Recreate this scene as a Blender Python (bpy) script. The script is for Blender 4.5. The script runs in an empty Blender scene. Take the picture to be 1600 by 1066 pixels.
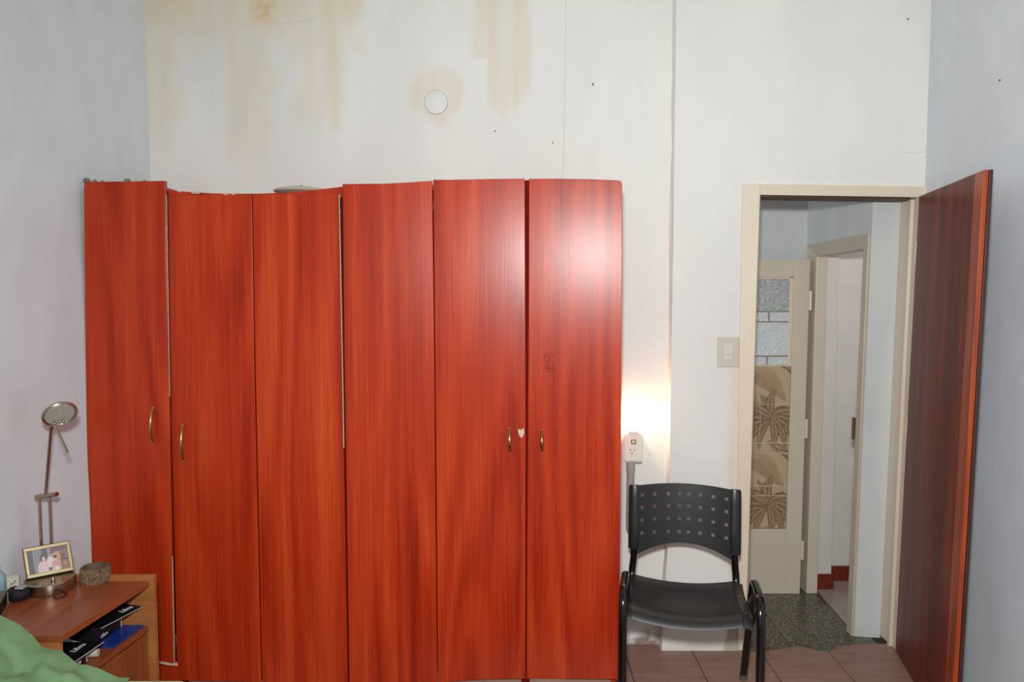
import bpy, math, random
from mathutils import Vector, Matrix, noise

random.seed(7)
C = bpy.context.scene.collection
S = bpy.context.scene
PI = math.pi

# ------------------------------------------------------------------ camera, world, lights, exposure
F, CX, CY = 1200.0, 800.0, 533.0
CAMZ, TILT = 1.57, math.radians(3.72)
cam_d = bpy.data.cameras.new('camera')
cam_d.sensor_width = 36.0
cam_d.lens = F / 1600.0 * 36.0
cam_d.clip_start = 0.02
cam = bpy.data.objects.new('camera', cam_d)
cam.location = (0, 0, CAMZ)
cam.rotation_euler = (PI / 2 - TILT, 0, 0)
C.objects.link(cam)
S.camera = cam

w = bpy.data.worlds.new('world')
S.world = w
w.use_nodes = True
w.node_tree.nodes['Background'].inputs[0].default_value = (0.84, 0.91, 1.0, 1)
w.node_tree.nodes['Background'].inputs[1].default_value = 0.40

def lamp(name, kind, loc, energy, col, target=None, **kw):
    l = bpy.data.lights.new(name, kind)
    l.energy = energy
    l.color = col
    for k, v in kw.items():
        setattr(l, k, v)
    o = bpy.data.objects.new(name, l)
    o.location = loc
    if target is not None:
        o.rotation_euler = (Vector(target) - Vector(loc)).to_track_quat('-Z', 'Y').to_euler()
    C.objects.link(o)
    return o

# the photographer's flash, just above the lens
lamp('camera_flash', 'SPOT', (-0.03, -0.03, 1.84), 300, (0.955, 0.99, 0.98), target=(0.95, 3.3, 0.90),
     spot_size=math.radians(148), spot_blend=1.0, shadow_soft_size=0.07)
# fill added for the hallway's daylight, from its unseen left end
lamp('hall_fill', 'AREA', (-0.3, 3.95, 1.7), 6, (0.92, 0.96, 1.0), target=(1.7, 3.85, 1.2),
     shape='RECTANGLE', size=0.8, size_y=1.6)
# area light in the room behind the second doorway
lamp('far_room_area_light', 'AREA', (2.5, 3.65, 1.9), 4.0, (0.97, 0.98, 1.0), target=(1.9, 4.3, 1.0),
     shape='RECTANGLE', size=0.6, size_y=1.0)

S.view_settings.view_transform = 'Standard'
S.view_settings.look = 'None'
S.view_settings.gamma = 1.0
S.view_settings.use_curve_mapping = False
S.view_settings.exposure = 0.0

# ------------------------------------------------------------------ helpers
ct, st = math.cos(TILT), math.sin(TILT)

def ray(px, py):
    u, v = (px - CX) / F, (CY - py) / F
    return Vector((u, ct + v * st, v * ct - st))

def P(px, py, d):
    r = ray(px, py)
    t = d / r.y
    return Vector((r.x * t, d, CAMZ + r.z * t))

def Pz(px, py, z):
    r = ray(px, py)
    t = (z - CAMZ) / r.z
    return Vector((r.x * t, r.y * t, z))

def proj(p):
    x, y, z = p[0], p[1], p[2] - CAMZ
    dep = y * ct - z * st
    up = y * st + z * ct
    return (CX + F * x / dep, CY - F * up / dep)

def lin(*c):
    out = []
    for v in c[:3]:
        v /= 255.0
        out.append(v / 12.92 if v <= 0.04045 else ((v + 0.055) / 1.055) ** 2.4)
    return tuple(out)

def interp(x, tab):
    if x <= tab[0][0]:
        return tab[0][1]
    for (a, b), (c, d) in zip(tab, tab[1:]):
        if x <= c:
            return b + (d - b) * (x - a) / (c - a)
    return tab[-1][1]

def sstep(a, b, x):
    if a == b:
        return 0.0 if x < a else 1.0
    t = max(0.0, min(1.0, (x - a) / (b - a)))
    return t * t * (3 - 2 * t)

def mixc(a, b, t):
    return tuple(p + (q - p) * t for p, q in zip(a, b))

def thing(name, label, cat, loc=(0, 0, 0), rotz=0.0, group=None):
    o = bpy.data.objects.new(name, None)
    o.empty_display_size = 0.05
    o.location = loc
    o.rotation_euler = (0, 0, rotz)
    C.objects.link(o)
    o['label'] = label
    o['category'] = cat
    if group:
        o['group'] = group
    return o

def shell(name, label, loc=(0, 0, 0)):
    o = bpy.data.objects.new(name, None)
    o.empty_display_size = 0.05
    o.location = loc
    C.objects.link(o)
    o['label'] = label
    o['kind'] = 'structure'
    return o

class MB:
    def __init__(s):
        s.v, s.f, s.c = [], [], []

    def add(s, vs, fs):
        b = len(s.v)
        s.v += [tuple(p) for p in vs]
        s.f += [tuple(i + b for i in f) for f in fs]
        return s

    def hexa(s, a):                      # 8 points: bottom ring (4) then top ring (4)
        return s.add(a, [(3, 2, 1, 0), (4, 5, 6, 7), (0, 1, 5, 4), (1, 2, 6, 5), (2, 3, 7, 6), (3, 0, 4, 7)])

    def box(s, x0, x1, y0, y1, z0, z1):
        return s.hexa([(x0, y0, z0), (x1, y0, z0), (x1, y1, z0), (x0, y1, z0),
                       (x0, y0, z1), (x1, y0, z1), (x1, y1, z1), (x0, y1, z1)])

    def prism(s, poly, vec):
        n = len(poly)
        vec = Vector(vec)
        vs = [Vector(p) for p in poly] + [Vector(p) + vec for p in poly]
        fs = [tuple(range(n)), tuple(range(2 * n - 1, n - 1, -1))]
        fs += [(i, n + i, n + (i + 1) % n, (i + 1) % n) for i in range(n)]
        return s.add(vs, fs)

    def tube(s, path, r, n=10, flat=None, side=None, caps=True):
        path = [Vector(p) for p in path]
        m = len(path)
        rs = r if isinstance(r, (list, tuple)) else [r] * m
        vs, fs = [], []
        nrm = None
        for i, p in enumerate(path):
            t = (path[min(i + 1, m - 1)] - path[max(i - 1, 0)]).normalized()
            if side is not None:
                a = Vector(side)
                a = (a - t * a.dot(t)).normalized()
            elif nrm is None:
                a = t.orthogonal().normalized()
            else:
                a = (nrm - t * nrm.dot(t)).normalized()
            nrm = a
            b = t.cross(a)
            for k in range(n):
                q = 2 * PI * k / n
                vs.append(p + a * (math.cos(q) * rs[i]) + b * (math.sin(q) * rs[i] * (flat or 1.0)))
        for i in range(m - 1):
            for k in range(n):
                fs.append((i * n + k, i * n + (k + 1) % n, (i + 1) * n + (k + 1) % n, (i + 1) * n + k))
        if caps:
            fs.append(tuple(range(n - 1, -1, -1)))
            fs.append(tuple((m - 1) * n + k for k in range(n)))
        return s.add(vs, fs)

    def lathe(s, prof, center, n=32, mat=None, wob=None, cap0=True):
        center = Vector(center)
        vs, fs = [], []
        for j, (r, z) in enumerate(prof):
            for k in range(n):
                q = 2 * PI * k / n
                rr = r * (wob(q, j) if wob else 1.0)
                p = Vector((rr * math.cos(q), rr * math.sin(q), z))
                if mat:
                    p = mat @ p
                vs.append(center + p)
        for j in range(len(prof) - 1):
            for k in range(n):
                fs.append((j * n + k, j * n + (k + 1) % n, (j + 1) * n + (k + 1) % n, (j + 1) * n + k))
        if cap0:
            fs.append(tuple(range(n - 1, -1, -1)))
        fs.append(tuple((len(prof) - 1) * n + k for k in range(n)))
        return s.add(vs, fs)

    def grid(s, fn, nu, nv, col=None, skip=None):
        vs = [fn(i / nu, j / nv) for j in range(nv + 1) for i in range(nu + 1)]
        fs = []
        for j in range(nv):
            for i in range(nu):
                if skip and skip(i, j):
                    continue
                a = j * (nu + 1) + i
                fs.append((a, a + 1, a + nu + 2, a + nu + 1))
        if col:
            while len(s.c) < len(s.v):
                s.c.append((1, 1, 1))
            s.c += [col(i / nu, j / nv) for j in range(nv + 1) for i in range(nu + 1)]
        return s.add(vs, fs)

    def build(s, name, mat, parent=None, loc=None, bevel=0.0, smooth=None, solid=None, local=False,
              label=None, kind=None, offs=-1):
        root = parent
        while root is not None and root.parent is not None:
            root = root.parent
        org = Vector((0, 0, 0))
        if root is not None:
            org = Vector(root.location)
        if loc is not None:
            org = Vector(loc)
        me = bpy.data.meshes.new(name)
        vv = s.v if local else [tuple(Vector(p) - org) for p in s.v]
        me.from_pydata(vv, [], s.f)
        if s.c:
            while len(s.c) < len(s.v):
                s.c.append((1, 1, 1))
            at = me.color_attributes.new('Col', 'FLOAT_COLOR', 'POINT')
            at.data.foreach_set('color', [x for c in s.c for x in (c[0], c[1], c[2], 1.0)])
        me.materials.append(mat)
        import bmesh
        bm = bmesh.new()
        bm.from_mesh(me)
        bmesh.ops.recalc_face_normals(bm, faces=bm.faces)
        bm.to_mesh(me)
        bm.free()
        if smooth:
            me.polygons.foreach_set('use_smooth', [True] * len(me.polygons))
            me.set_sharp_from_angle(angle=math.radians(smooth))
        o = bpy.data.objects.new(name, me)
        C.objects.link(o)
        if parent is not None:
            o.parent = parent
            if parent.type == 'EMPTY' or parent.parent is None:
                pass
        elif not local or loc is not None:
            o.location = org
        if parent is not None and loc is not None:
            o.location = Vector(loc) - Vector(root.location)
        if solid:
            m = o.modifiers.new('solid', 'SOLIDIFY')
            m.thickness = solid
            m.offset = offs
        if smooth:
            es = o.modifiers.new('split', 'EDGE_SPLIT')
            es.split_angle = math.radians(smooth)
        if bevel:
            m = o.modifiers.new('bevel', 'BEVEL')
            m.width = bevel
            m.segments = 2
            m.limit_method = 'ANGLE'
            m.angle_limit = math.radians(40)
        if label:
            o['label'] = label
        if kind:
            o['kind'] = kind
        return o

def text_mesh(txt, size, shear=0.0, bold=0.0):
    cu = bpy.data.curves.new('text', 'FONT')
    cu.body = txt
    cu.size = size
    cu.shear = shear
    cu.offset = bold
    cu.align_x = 'CENTER'
    cu.align_y = 'CENTER'
    cu.resolution_u = 3
    o = bpy.data.objects.new('text', cu)
    C.objects.link(o)
    bpy.context.view_layer.update()
    me = bpy.data.meshes.new_from_object(o.evaluated_get(bpy.context.evaluated_depsgraph_get()))
    vs = [v.co.copy() for v in me.vertices]
    fs = [tuple(p.vertices) for p in me.polygons]
    bpy.data.objects.remove(o)
    bpy.data.curves.remove(cu)
    bpy.data.meshes.remove(me)
    return vs, fs

# ------------------------------------------------------------------ materials
def new_mat(name):
    m = bpy.data.materials.new(name)
    m.use_nodes = True
    nt = m.node_tree
    b = nt.nodes['Principled BSDF']
    return m, nt, b

def nd(nt, t, **kw):
    n = nt.nodes.new(t)
    for k, v in kw.items():
        if k.startswith('i_'):
            n.inputs[k[2:].replace('_', ' ')].default_value = v
        else:
            setattr(n, k, v)
    return n

def ramp(nt, stops):
    r = nt.nodes.new('ShaderNodeValToRGB')
    e = r.color_ramp.elements
    while len(e) < len(stops):
        e.new(0.5)
    for i, (p, c) in enumerate(stops):
        e[i].position = p
        e[i].color = (c[0], c[1], c[2], 1)
    return r

def coords(nt, scale, rand=True):
    tc = nd(nt, 'ShaderNodeTexCoord')
    mp = nd(nt, 'ShaderNodeMapping')
    mp.inputs['Scale'].default_value = scale
    if rand:
        oi = nd(nt, 'ShaderNodeObjectInfo')
        mu = nd(nt, 'ShaderNodeVectorMath', operation='SCALE')
        mu.inputs[0].default_value = (37.0, 53.0, 71.0)
        nt.links.new(oi.outputs['Random'], mu.inputs['Scale'])
        ad = nd(nt, 'ShaderNodeVectorMath', operation='ADD')
        nt.links.new(tc.outputs['Object'], ad.inputs[0])
        nt.links.new(mu.outputs[0], ad.inputs[1])
        nt.links.new(ad.outputs[0], mp.inputs['Vector'])
    else:
        nt.links.new(tc.outputs['Object'], mp.inputs['Vector'])
    return mp.outputs[0]

def bump(nt, b, height, strength, dist=0.002):
    bp = nd(nt, 'ShaderNodeBump')
    bp.inputs['Strength'].default_value = strength
    bp.inputs['Distance'].default_value = dist
    nt.links.new(height, bp.inputs['Height'])
    nt.links.new(bp.outputs[0], b.inputs['Normal'])

def plain(name, col, rough=0.5, metal=0.0, spec=0.5, nscale=None, namt=0.12, bstr=0.0, coat=0.0, bdist=0.002):
    m, nt, b = new_mat(name)
    b.inputs['Roughness'].default_value = rough
    b.inputs['Metallic'].default_value = metal
    b.inputs['Specular IOR Level'].default_value = spec
    b.inputs['Coat Weight'].default_value = coat
    if nscale is None:
        nscale = (25, 25, 25)
    v = coords(nt, nscale)
    n = nd(nt, 'ShaderNodeTexNoise', i_Scale=1.0, i_Detail=5.0, i_Roughness=0.6)
    nt.links.new(v, n.inputs['Vector'])
    lo = tuple(max(0, c * (1 - namt)) for c in col)
    hi = tuple(c * (1 + namt) for c in col)
    r = ramp(nt, [(0.3, lo), (0.7, hi)])
    nt.links.new(n.outputs['Fac'], r.inputs[0])
    nt.links.new(r.outputs[0], b.inputs['Base Color'])
    if bstr:
        bump(nt, b, n.outputs['Fac'], bstr, bdist)
    return m

def wood(name, stops, grain='z', rough=0.35, coat=0.0, wave=0.35, spec=0.5, fine=1.0, bstr=0.1, coat_rough=0.12):
    m, nt, b = new_mat(name)
    b.inputs['Roughness'].default_value = rough
    b.inputs['Coat Weight'].default_value = coat
    b.inputs['Coat Roughness'].default_value = coat_rough
    b.inputs['Specular IOR Level'].default_value = spec
    def sc(a, l):
        return {'z': (a, a, l), 'y': (a, l, a), 'x': (l, a, a)}[grain]
    v1 = coords(nt, sc(11.0, 0.35))
    n1 = nd(nt, 'ShaderNodeTexNoise', i_Scale=1.0, i_Detail=4.0, i_Roughness=0.6, i_Distortion=0.0)
    nt.links.new(v1, n1.inputs['Vector'])
    v2 = coords(nt, sc(130.0 * fine, 3.0))
    n2 = nd(nt, 'ShaderNodeTexNoise', i_Scale=1.0, i_Detail=4.0, i_Roughness=0.7)
    nt.links.new(v2, n2.inputs['Vector'])
    # cathedral figure: rings of a stretched noise field
    v3 = coords(nt, sc(3.4, 0.42))
    n3 = nd(nt, 'ShaderNodeTexNoise', i_Scale=1.0, i_Detail=1.5, i_Roughness=0.4)
    nt.links.new(v3, n3.inputs['Vector'])
    mu = nd(nt, 'ShaderNodeMath', operation='MULTIPLY')
    mu.inputs[1].default_value = 55.0
    nt.links.new(n3.outputs['Fac'], mu.inputs[0])
    si = nd(nt, 'ShaderNodeMath', operation='SINE')
    nt.links.new(mu.outputs[0], si.inputs[0])
    a1 = nd(nt, 'ShaderNodeMath', operation='MULTIPLY_ADD')
    nt.links.new(si.outputs[0], a1.inputs[0])
    a1.inputs[1].default_value = 0.14 * wave
    nt.links.new(n1.outputs['Fac'], a1.inputs[2])
    s2 = nd(nt, 'ShaderNodeMath', operation='MULTIPLY_ADD')
    nt.links.new(n2.outputs['Fac'], s2.inputs[0])
    s2.inputs[1].default_value = 0.78
    nt.links.new(a1.outputs[0], s2.inputs[2])
    s3 = nd(nt, 'ShaderNodeMath', operation='SUBTRACT')
    nt.links.new(s2.outputs[0], s3.inputs[0])
    s3.inputs[1].default_value = 0.39
    r = ramp(nt, stops)
    nt.links.new(s3.outputs[0], r.inputs[0])
    nt.links.new(r.outputs[0], b.inputs['Base Color'])
    if bstr:
        bump(nt, b, n2.outputs['Fac'], bstr, 0.001)
    return m

def vcol_mat(name, rough=0.6, spec=0.3, nscale=None, bstr=0.0, bdist=0.003, coat=0.0, speck=0.05):
    m, nt, b = new_mat(name)
    b.inputs['Roughness'].default_value = rough
    b.inputs['Specular IOR Level'].default_value = spec
    b.inputs['Coat Weight'].default_value = coat
    at = nd(nt, 'ShaderNodeVertexColor')
    at.layer_name = 'Col'
    v = coords(nt, nscale or (14, 14, 14), rand=False)
    n = nd(nt, 'ShaderNodeTexNoise', i_Scale=1.0, i_Detail=6.0, i_Roughness=0.6)
    nt.links.new(v, n.inputs['Vector'])
    r = ramp(nt, [(0.3, (1 - speck,) * 3), (0.7, (1.0,) * 3)])
    nt.links.new(n.outputs['Fac'], r.inputs[0])
    mx = nd(nt, 'ShaderNodeMix', data_type='RGBA', blend_type='MULTIPLY')
    mx.inputs[0].default_value = 1.0
    nt.links.new(at.outputs[0], mx.inputs[6])
    nt.links.new(r.outputs[0], mx.inputs[7])
    nt.links.new(mx.outputs[2], b.inputs['Base Color'])
    if bstr:
        bump(nt, b, n.outputs['Fac'], bstr, bdist)
    return m

def chipped(name, col, under, amount, nscale=(18, 18, 9), rough=0.4, bstr=0.3):
    m, nt, b = new_mat(name)
    b.inputs['Roughness'].default_value = rough
    v = coords(nt, nscale)
    n = nd(nt, 'ShaderNodeTexNoise', i_Scale=1.0, i_Detail=7.0, i_Roughness=0.65)
    nt.links.new(v, n.inputs['Vector'])
    r = ramp(nt, [(amount - 0.012, under), (amount, tuple(c * 0.93 for c in col)), (0.75, col)])
    nt.links.new(n.outputs['Fac'], r.inputs[0])
    nt.links.new(r.outputs[0], b.inputs['Base Color'])
    bump(nt, b, n.outputs['Fac'], bstr, 0.002)
    return m

M = {}
M['wall'] = vcol_mat('wall_plaster_stained', rough=0.62, spec=0.25, nscale=(9, 9, 5), bstr=0.30, bdist=0.006, speck=0.04)
M['plaster'] = plain('wall_plaster', lin(222, 230, 234), rough=0.6, spec=0.25, nscale=(7, 7, 4), namt=0.05, bstr=0.35, bdist=0.006)
M['plaster_r'] = plain('wall_plaster_daylight_tint', lin(212, 217, 223), rough=0.6, spec=0.25, nscale=(7, 7, 4), namt=0.05, bstr=0.35, bdist=0.006)  # right wall plaster, bluish daylight put into its colour
M['plaster_far'] = plain('far_plaster', lin(216, 210, 204), rough=0.6, spec=0.25, nscale=(7, 7, 4), namt=0.05, bstr=0.3, bdist=0.006)
M['plaster_blue'] = plain('hall_plaster', lin(204, 206, 206), rough=0.6, spec=0.25, nscale=(7, 7, 3), namt=0.06, bstr=0.3, bdist=0.006)
M['ceiling'] = plain('ceiling_paint', lin(226, 224, 218), rough=0.7)
M['cream'] = chipped('cream_enamel_chipped', lin(228, 214, 190), lin(120, 84, 70), 0.31, rough=0.38)
M['cream2'] = chipped('cream_enamel', lin(214, 200, 180), lin(150, 120, 100), 0.20, rough=0.38)
M['tan_frame'] = chipped('tan_enamel', lin(196, 182, 164), lin(120, 96, 80), 0.22, rough=0.4)
M['lintel_dark'] = plain('lintel_underside_shade', lin(92, 70, 44), rough=0.6)  # brown that includes the shade under the lintel
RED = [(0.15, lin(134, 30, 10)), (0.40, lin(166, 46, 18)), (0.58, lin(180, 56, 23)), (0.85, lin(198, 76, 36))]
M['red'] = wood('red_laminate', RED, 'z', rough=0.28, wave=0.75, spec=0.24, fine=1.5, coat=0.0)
M['red_edge'] = plain('red_edge_band', lin(120, 30, 20), rough=0.45)
M['smear'] = plain('dried_smear', lin(146, 42, 24), rough=0.5)
M['dark_gap'] = plain('wardrobe_inside_shade', lin(96, 14, 10), rough=0.8, spec=0.1)  # dark red with the shade of the door gaps painted in
M['chip'] = plain('chipped_and_lit_edge', lin(200, 186, 160), rough=0.8, nscale=(80, 80, 80), namt=0.3, bstr=0.4)
M['chip_dark'] = plain('dust_crumb', lin(120, 116, 104), rough=0.9, nscale=(90, 90, 90), namt=0.3)
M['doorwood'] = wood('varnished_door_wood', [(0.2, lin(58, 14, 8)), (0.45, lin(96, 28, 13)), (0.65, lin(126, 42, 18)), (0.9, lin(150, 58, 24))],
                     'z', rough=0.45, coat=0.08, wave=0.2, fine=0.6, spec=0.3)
M['doorlip'] = wood('varnished_lipping', [(0.2, lin(90, 26, 10)), (0.6, lin(165, 68, 26)), (0.9, lin(180, 84, 36))],
                    'z', rough=0.4, coat=0.15, wave=0.2, fine=0.6, spec=0.35)
M['dooredge'] = plain('door_edge_dark', lin(52, 24, 18), rough=0.5, nscale=(30, 30, 4), namt=0.4)
M['nstop'] = wood('nightstand_top_wood', [(0.2, lin(112, 56, 30)), (0.6, lin(150, 80, 46)), (0.9, lin(168, 96, 58))], 'y', rough=0.3, wave=0.25, spec=0.45)
M['nsside'] = wood('nightstand_side_wood', [(0.2, lin(138, 82, 40)), (0.6, lin(176, 112, 60)), (0.9, lin(192, 128, 74))], 'x', rough=0.4, wave=0.2)
M['nsfront'] = wood('nightstand_front_wood', [(0.2, lin(104, 50, 24)), (0.6, lin(150, 84, 42)), (0.9, lin(168, 100, 54))], 'z', rough=0.4, wave=0.35)
M['brass'] = plain('aged_brass', lin(190, 160, 105), rough=0.25, metal=1.0, namt=0.1)
M['nickel'] = plain('brushed_nickel', lin(178, 166, 146), rough=0.3, metal=1.0, namt=0.12, nscale=(8, 8, 300))
M['lampglass'] = plain('frosted_lamp_glass', lin(170, 165, 155), rough=0.35, spec=0.5)
M['black_plastic'] = plain('black_chair_plastic', lin(34, 33, 33), rough=0.36, spec=0.5, nscale=(200, 200, 200), namt=0.15, bstr=0.06, bdist=0.0006)
M['black_metal'] = plain('black_gloss_tube', lin(12, 12, 14), rough=0.16, spec=0.6)
M['black_card'] = plain('black_card', lin(14, 14, 17), rough=0.45)
M['black_rubber'] = plain('black_rubber', lin(20, 20, 22), rough=0.6)
M['grey_cap'] = plain('worn_foot_cap', lin(92, 84, 78), rough=0.6)
M['white'] = plain('white_plastic', lin(232, 226, 214), rough=0.35, namt=0.03)
M['beige'] = plain('beige_plastic', lin(206, 198, 184), rough=0.4, namt=0.04)
M['beige2'] = plain('beige_switch_rocker', lin(214, 208, 196), rough=0.35, namt=0.03)
M['slot'] = plain('socket_slot_dark', lin(52, 40, 34), rough=0.6)
M['indicator'] = plain('green_frame', lin(96, 96, 62), rough=0.4)
M['indic_lens'] = plain('yellow_lens', lin(226, 214, 160), rough=0.3)
M['conduit'] = plain('grey_conduit', lin(172, 170, 168), rough=0.35, metal=0.2, namt=0.15, nscale=(30, 30, 8))
M['lidmat'] = plain('pale_lid', lin(196, 190, 172), rough=0.4, namt=0.08)
M['cover'] = plain('white_cover_paint', lin(228, 227, 222), rough=0.55, namt=0.04)
M['gapdark'] = plain('cover_rim_seam', lin(176, 170, 158), rough=0.8)  # grey seam around the round wall cover
M['hair'] = plain('hairline', lin(206, 202, 195), rough=0.8)
M['nail'] = plain('rusty_nail', lin(70, 60, 54), rough=0.6)
M['bark'] = plain('rough_bark', lin(128, 104, 78), rough=0.85, nscale=(190, 190, 110), namt=0.75, bstr=1.0, bdist=0.008)
M['cutwood'] = plain('weathered_cut_wood', lin(96, 80, 64), rough=0.75, nscale=(60, 60, 60), namt=0.3, bstr=0.4)
M['green'] = plain('green_quilt', lin(122, 158, 114), rough=0.75, spec=0.2, nscale=(12, 12, 12), namt=0.08)
M['pale'] = plain('pale_sheet', lin(176, 184, 142), rough=0.8, spec=0.2, nscale=(40, 40, 40), namt=0.06)
M['bedwood'] = wood('bed_base_wood', [(0.2, lin(90, 46, 26)), (0.8, lin(140, 80, 46))], 'x', rough=0.5)
M['blue'] = plain('blue_plastic_cover', lin(22, 58, 140), rough=0.4, nscale=(30, 30, 30), namt=0.25)
M['navy'] = plain('navy_fabric', lin(12, 14, 26), rough=0.7, nscale=(60, 60, 60), namt=0.4, bstr=0.3)
M['paper'] = plain('white_paper', lin(214, 214, 206), rough=0.7, namt=0.05)
M['ink'] = plain('white_print', lin(214, 214, 216), rough=0.6)
M['bluebottle'] = plain('pale_blue_bottle', lin(150, 178, 190), rough=0.2, spec=0.6)
M['khaki'] = plain('olive_case', lin(96, 92, 72), rough=0.5)
M['gold'] = plain('gold_frame', lin(178, 156, 112), rough=0.4, metal=0.3, namt=0.12)
M['framedark'] = plain('dark_frame', lin(46, 34, 28), rough=0.4)
M['print'] = vcol_mat('photo_print', rough=0.25, spec=0.5, speck=0.0)
M['leafprint'] = vcol_mat('leaf_patterned_pane', rough=0.4, spec=0.4, nscale=(160, 160, 160), speck=0.12)
M['came'] = plain('pane_joint_strip', lin(206, 194, 172), rough=0.5)
M['came_dark'] = plain('pane_bar', lin(150, 138, 122), rough=0.5)
M['terracotta'] = plain('red_granite_skirting', lin(112, 40, 26), rough=0.35, nscale=(60, 60, 60), namt=0.55)
M['fartile'] = plain('pale_floor_tile', lin(158, 142, 134), rough=0.25, nscale=(9, 9, 9), namt=0.12)
M['grout'] = plain('grout', lin(96, 74, 64), rough=0.9)
M['thresh'] = plain('dark_threshold', lin(60, 52, 44), rough=0.7)

def tile_mat():
    m, nt, b = new_mat('reddish_floor_tile')
    b.inputs['Roughness'].default_value = 0.42
    v = coords(nt, (6, 30, 6))
    n = nd(nt, 'ShaderNodeTexNoise', i_Scale=1.0, i_Detail=6.0, i_Roughness=0.65)
    nt.links.new(v, n.inputs['Vector'])
    r = ramp(nt, [(0.25, lin(134, 100, 88)), (0.55, lin(154, 119, 106)), (0.8, lin(166, 132, 118))])
    nt.links.new(n.outputs['Fac'], r.inputs[0])
    nt.links.new(r.outputs[0], b.inputs['Base Color'])
    bump(nt, b, n.outputs['Fac'], 0.15, 0.002)
    return m
M['tile'] = tile_mat()

def granite_mat():
    m, nt, b = new_mat('dark_speckled_terrazzo')
    b.inputs['Roughness'].default_value = 0.22
    v = coords(nt, (1, 1, 1))
    vo = nd(nt, 'ShaderNodeTexVoronoi', i_Scale=150.0)
    nt.links.new(v, vo.inputs['Vector'])
    r = ramp(nt, [(0.0, lin(30, 28, 22)), (0.4, lin(70, 65, 53)), (0.75, lin(100, 95, 80)), (1.0, lin(128, 122, 106))])
    sp = nd(nt, 'ShaderNodeSeparateColor')
    nt.links.new(vo.outputs['Color'], sp.inputs[0])
    nt.links.new(sp.outputs[0], r.inputs[0])
    nt.links.new(r.outputs[0], b.inputs['Base Color'])
    return m
M['granite'] = granite_mat()

def glass_mat(name, scale, strength, rough):
    m, nt, b = new_mat(name)
    b.inputs['Base Color'].default_value = lin(232, 238, 238) + (1,)
    b.inputs['Roughness'].default_value = rough
    b.inputs['Transmission Weight'].default_value = 0.2
    b.inputs['IOR'].default_value = 1.45
    v = coords(nt, (scale, scale, scale))
    n = nd(nt, 'ShaderNodeTexVoronoi', i_Scale=1.0, feature='SMOOTH_F1')
    n2 = nd(nt, 'ShaderNodeTexNoise', i_Scale=0.7, i_Detail=4.0)
    nt.links.new(v, n2.inputs['Vector'])
    nt.links.new(n2.outputs['Color'], n.inputs['Vector'])
    n.inputs['Scale'].default_value = 7.0
    bump(nt, b, n.outputs['Distance'], strength, 0.02)
    return m
M['glass'] = glass_mat('textured_glass', 60, 0.9, 0.22)
M['glass2'] = glass_mat('lightly_textured_glass', 30, 0.35, 0.3)

def emit(name, col, strength):
    m, nt, b = new_mat(name)
    b.inputs['Base Color'].default_value = (0.9, 0.85, 0.75, 1)
    b.inputs['Emission Color'].default_value = col + (1,)
    b.inputs['Emission Strength'].default_value = strength
    return m
M['glow'] = emit('night_light_lens', (1.0, 0.72, 0.42), 30.0)

# ------------------------------------------------------------------ key dimensions
DW = 3.335          # left part of the back wall
DR = 3.277          # right part, standing 6 cm proud
DB = 3.42           # hall side of the back wall
ZT = 3.30           # ceiling
HZ = -0.014          # hall floor, a little lower
def xl_wall(y):     # left wall
    return -1.551 - 0.10 * (DW - y)
XR = P(1450, 150, DR).x

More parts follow.
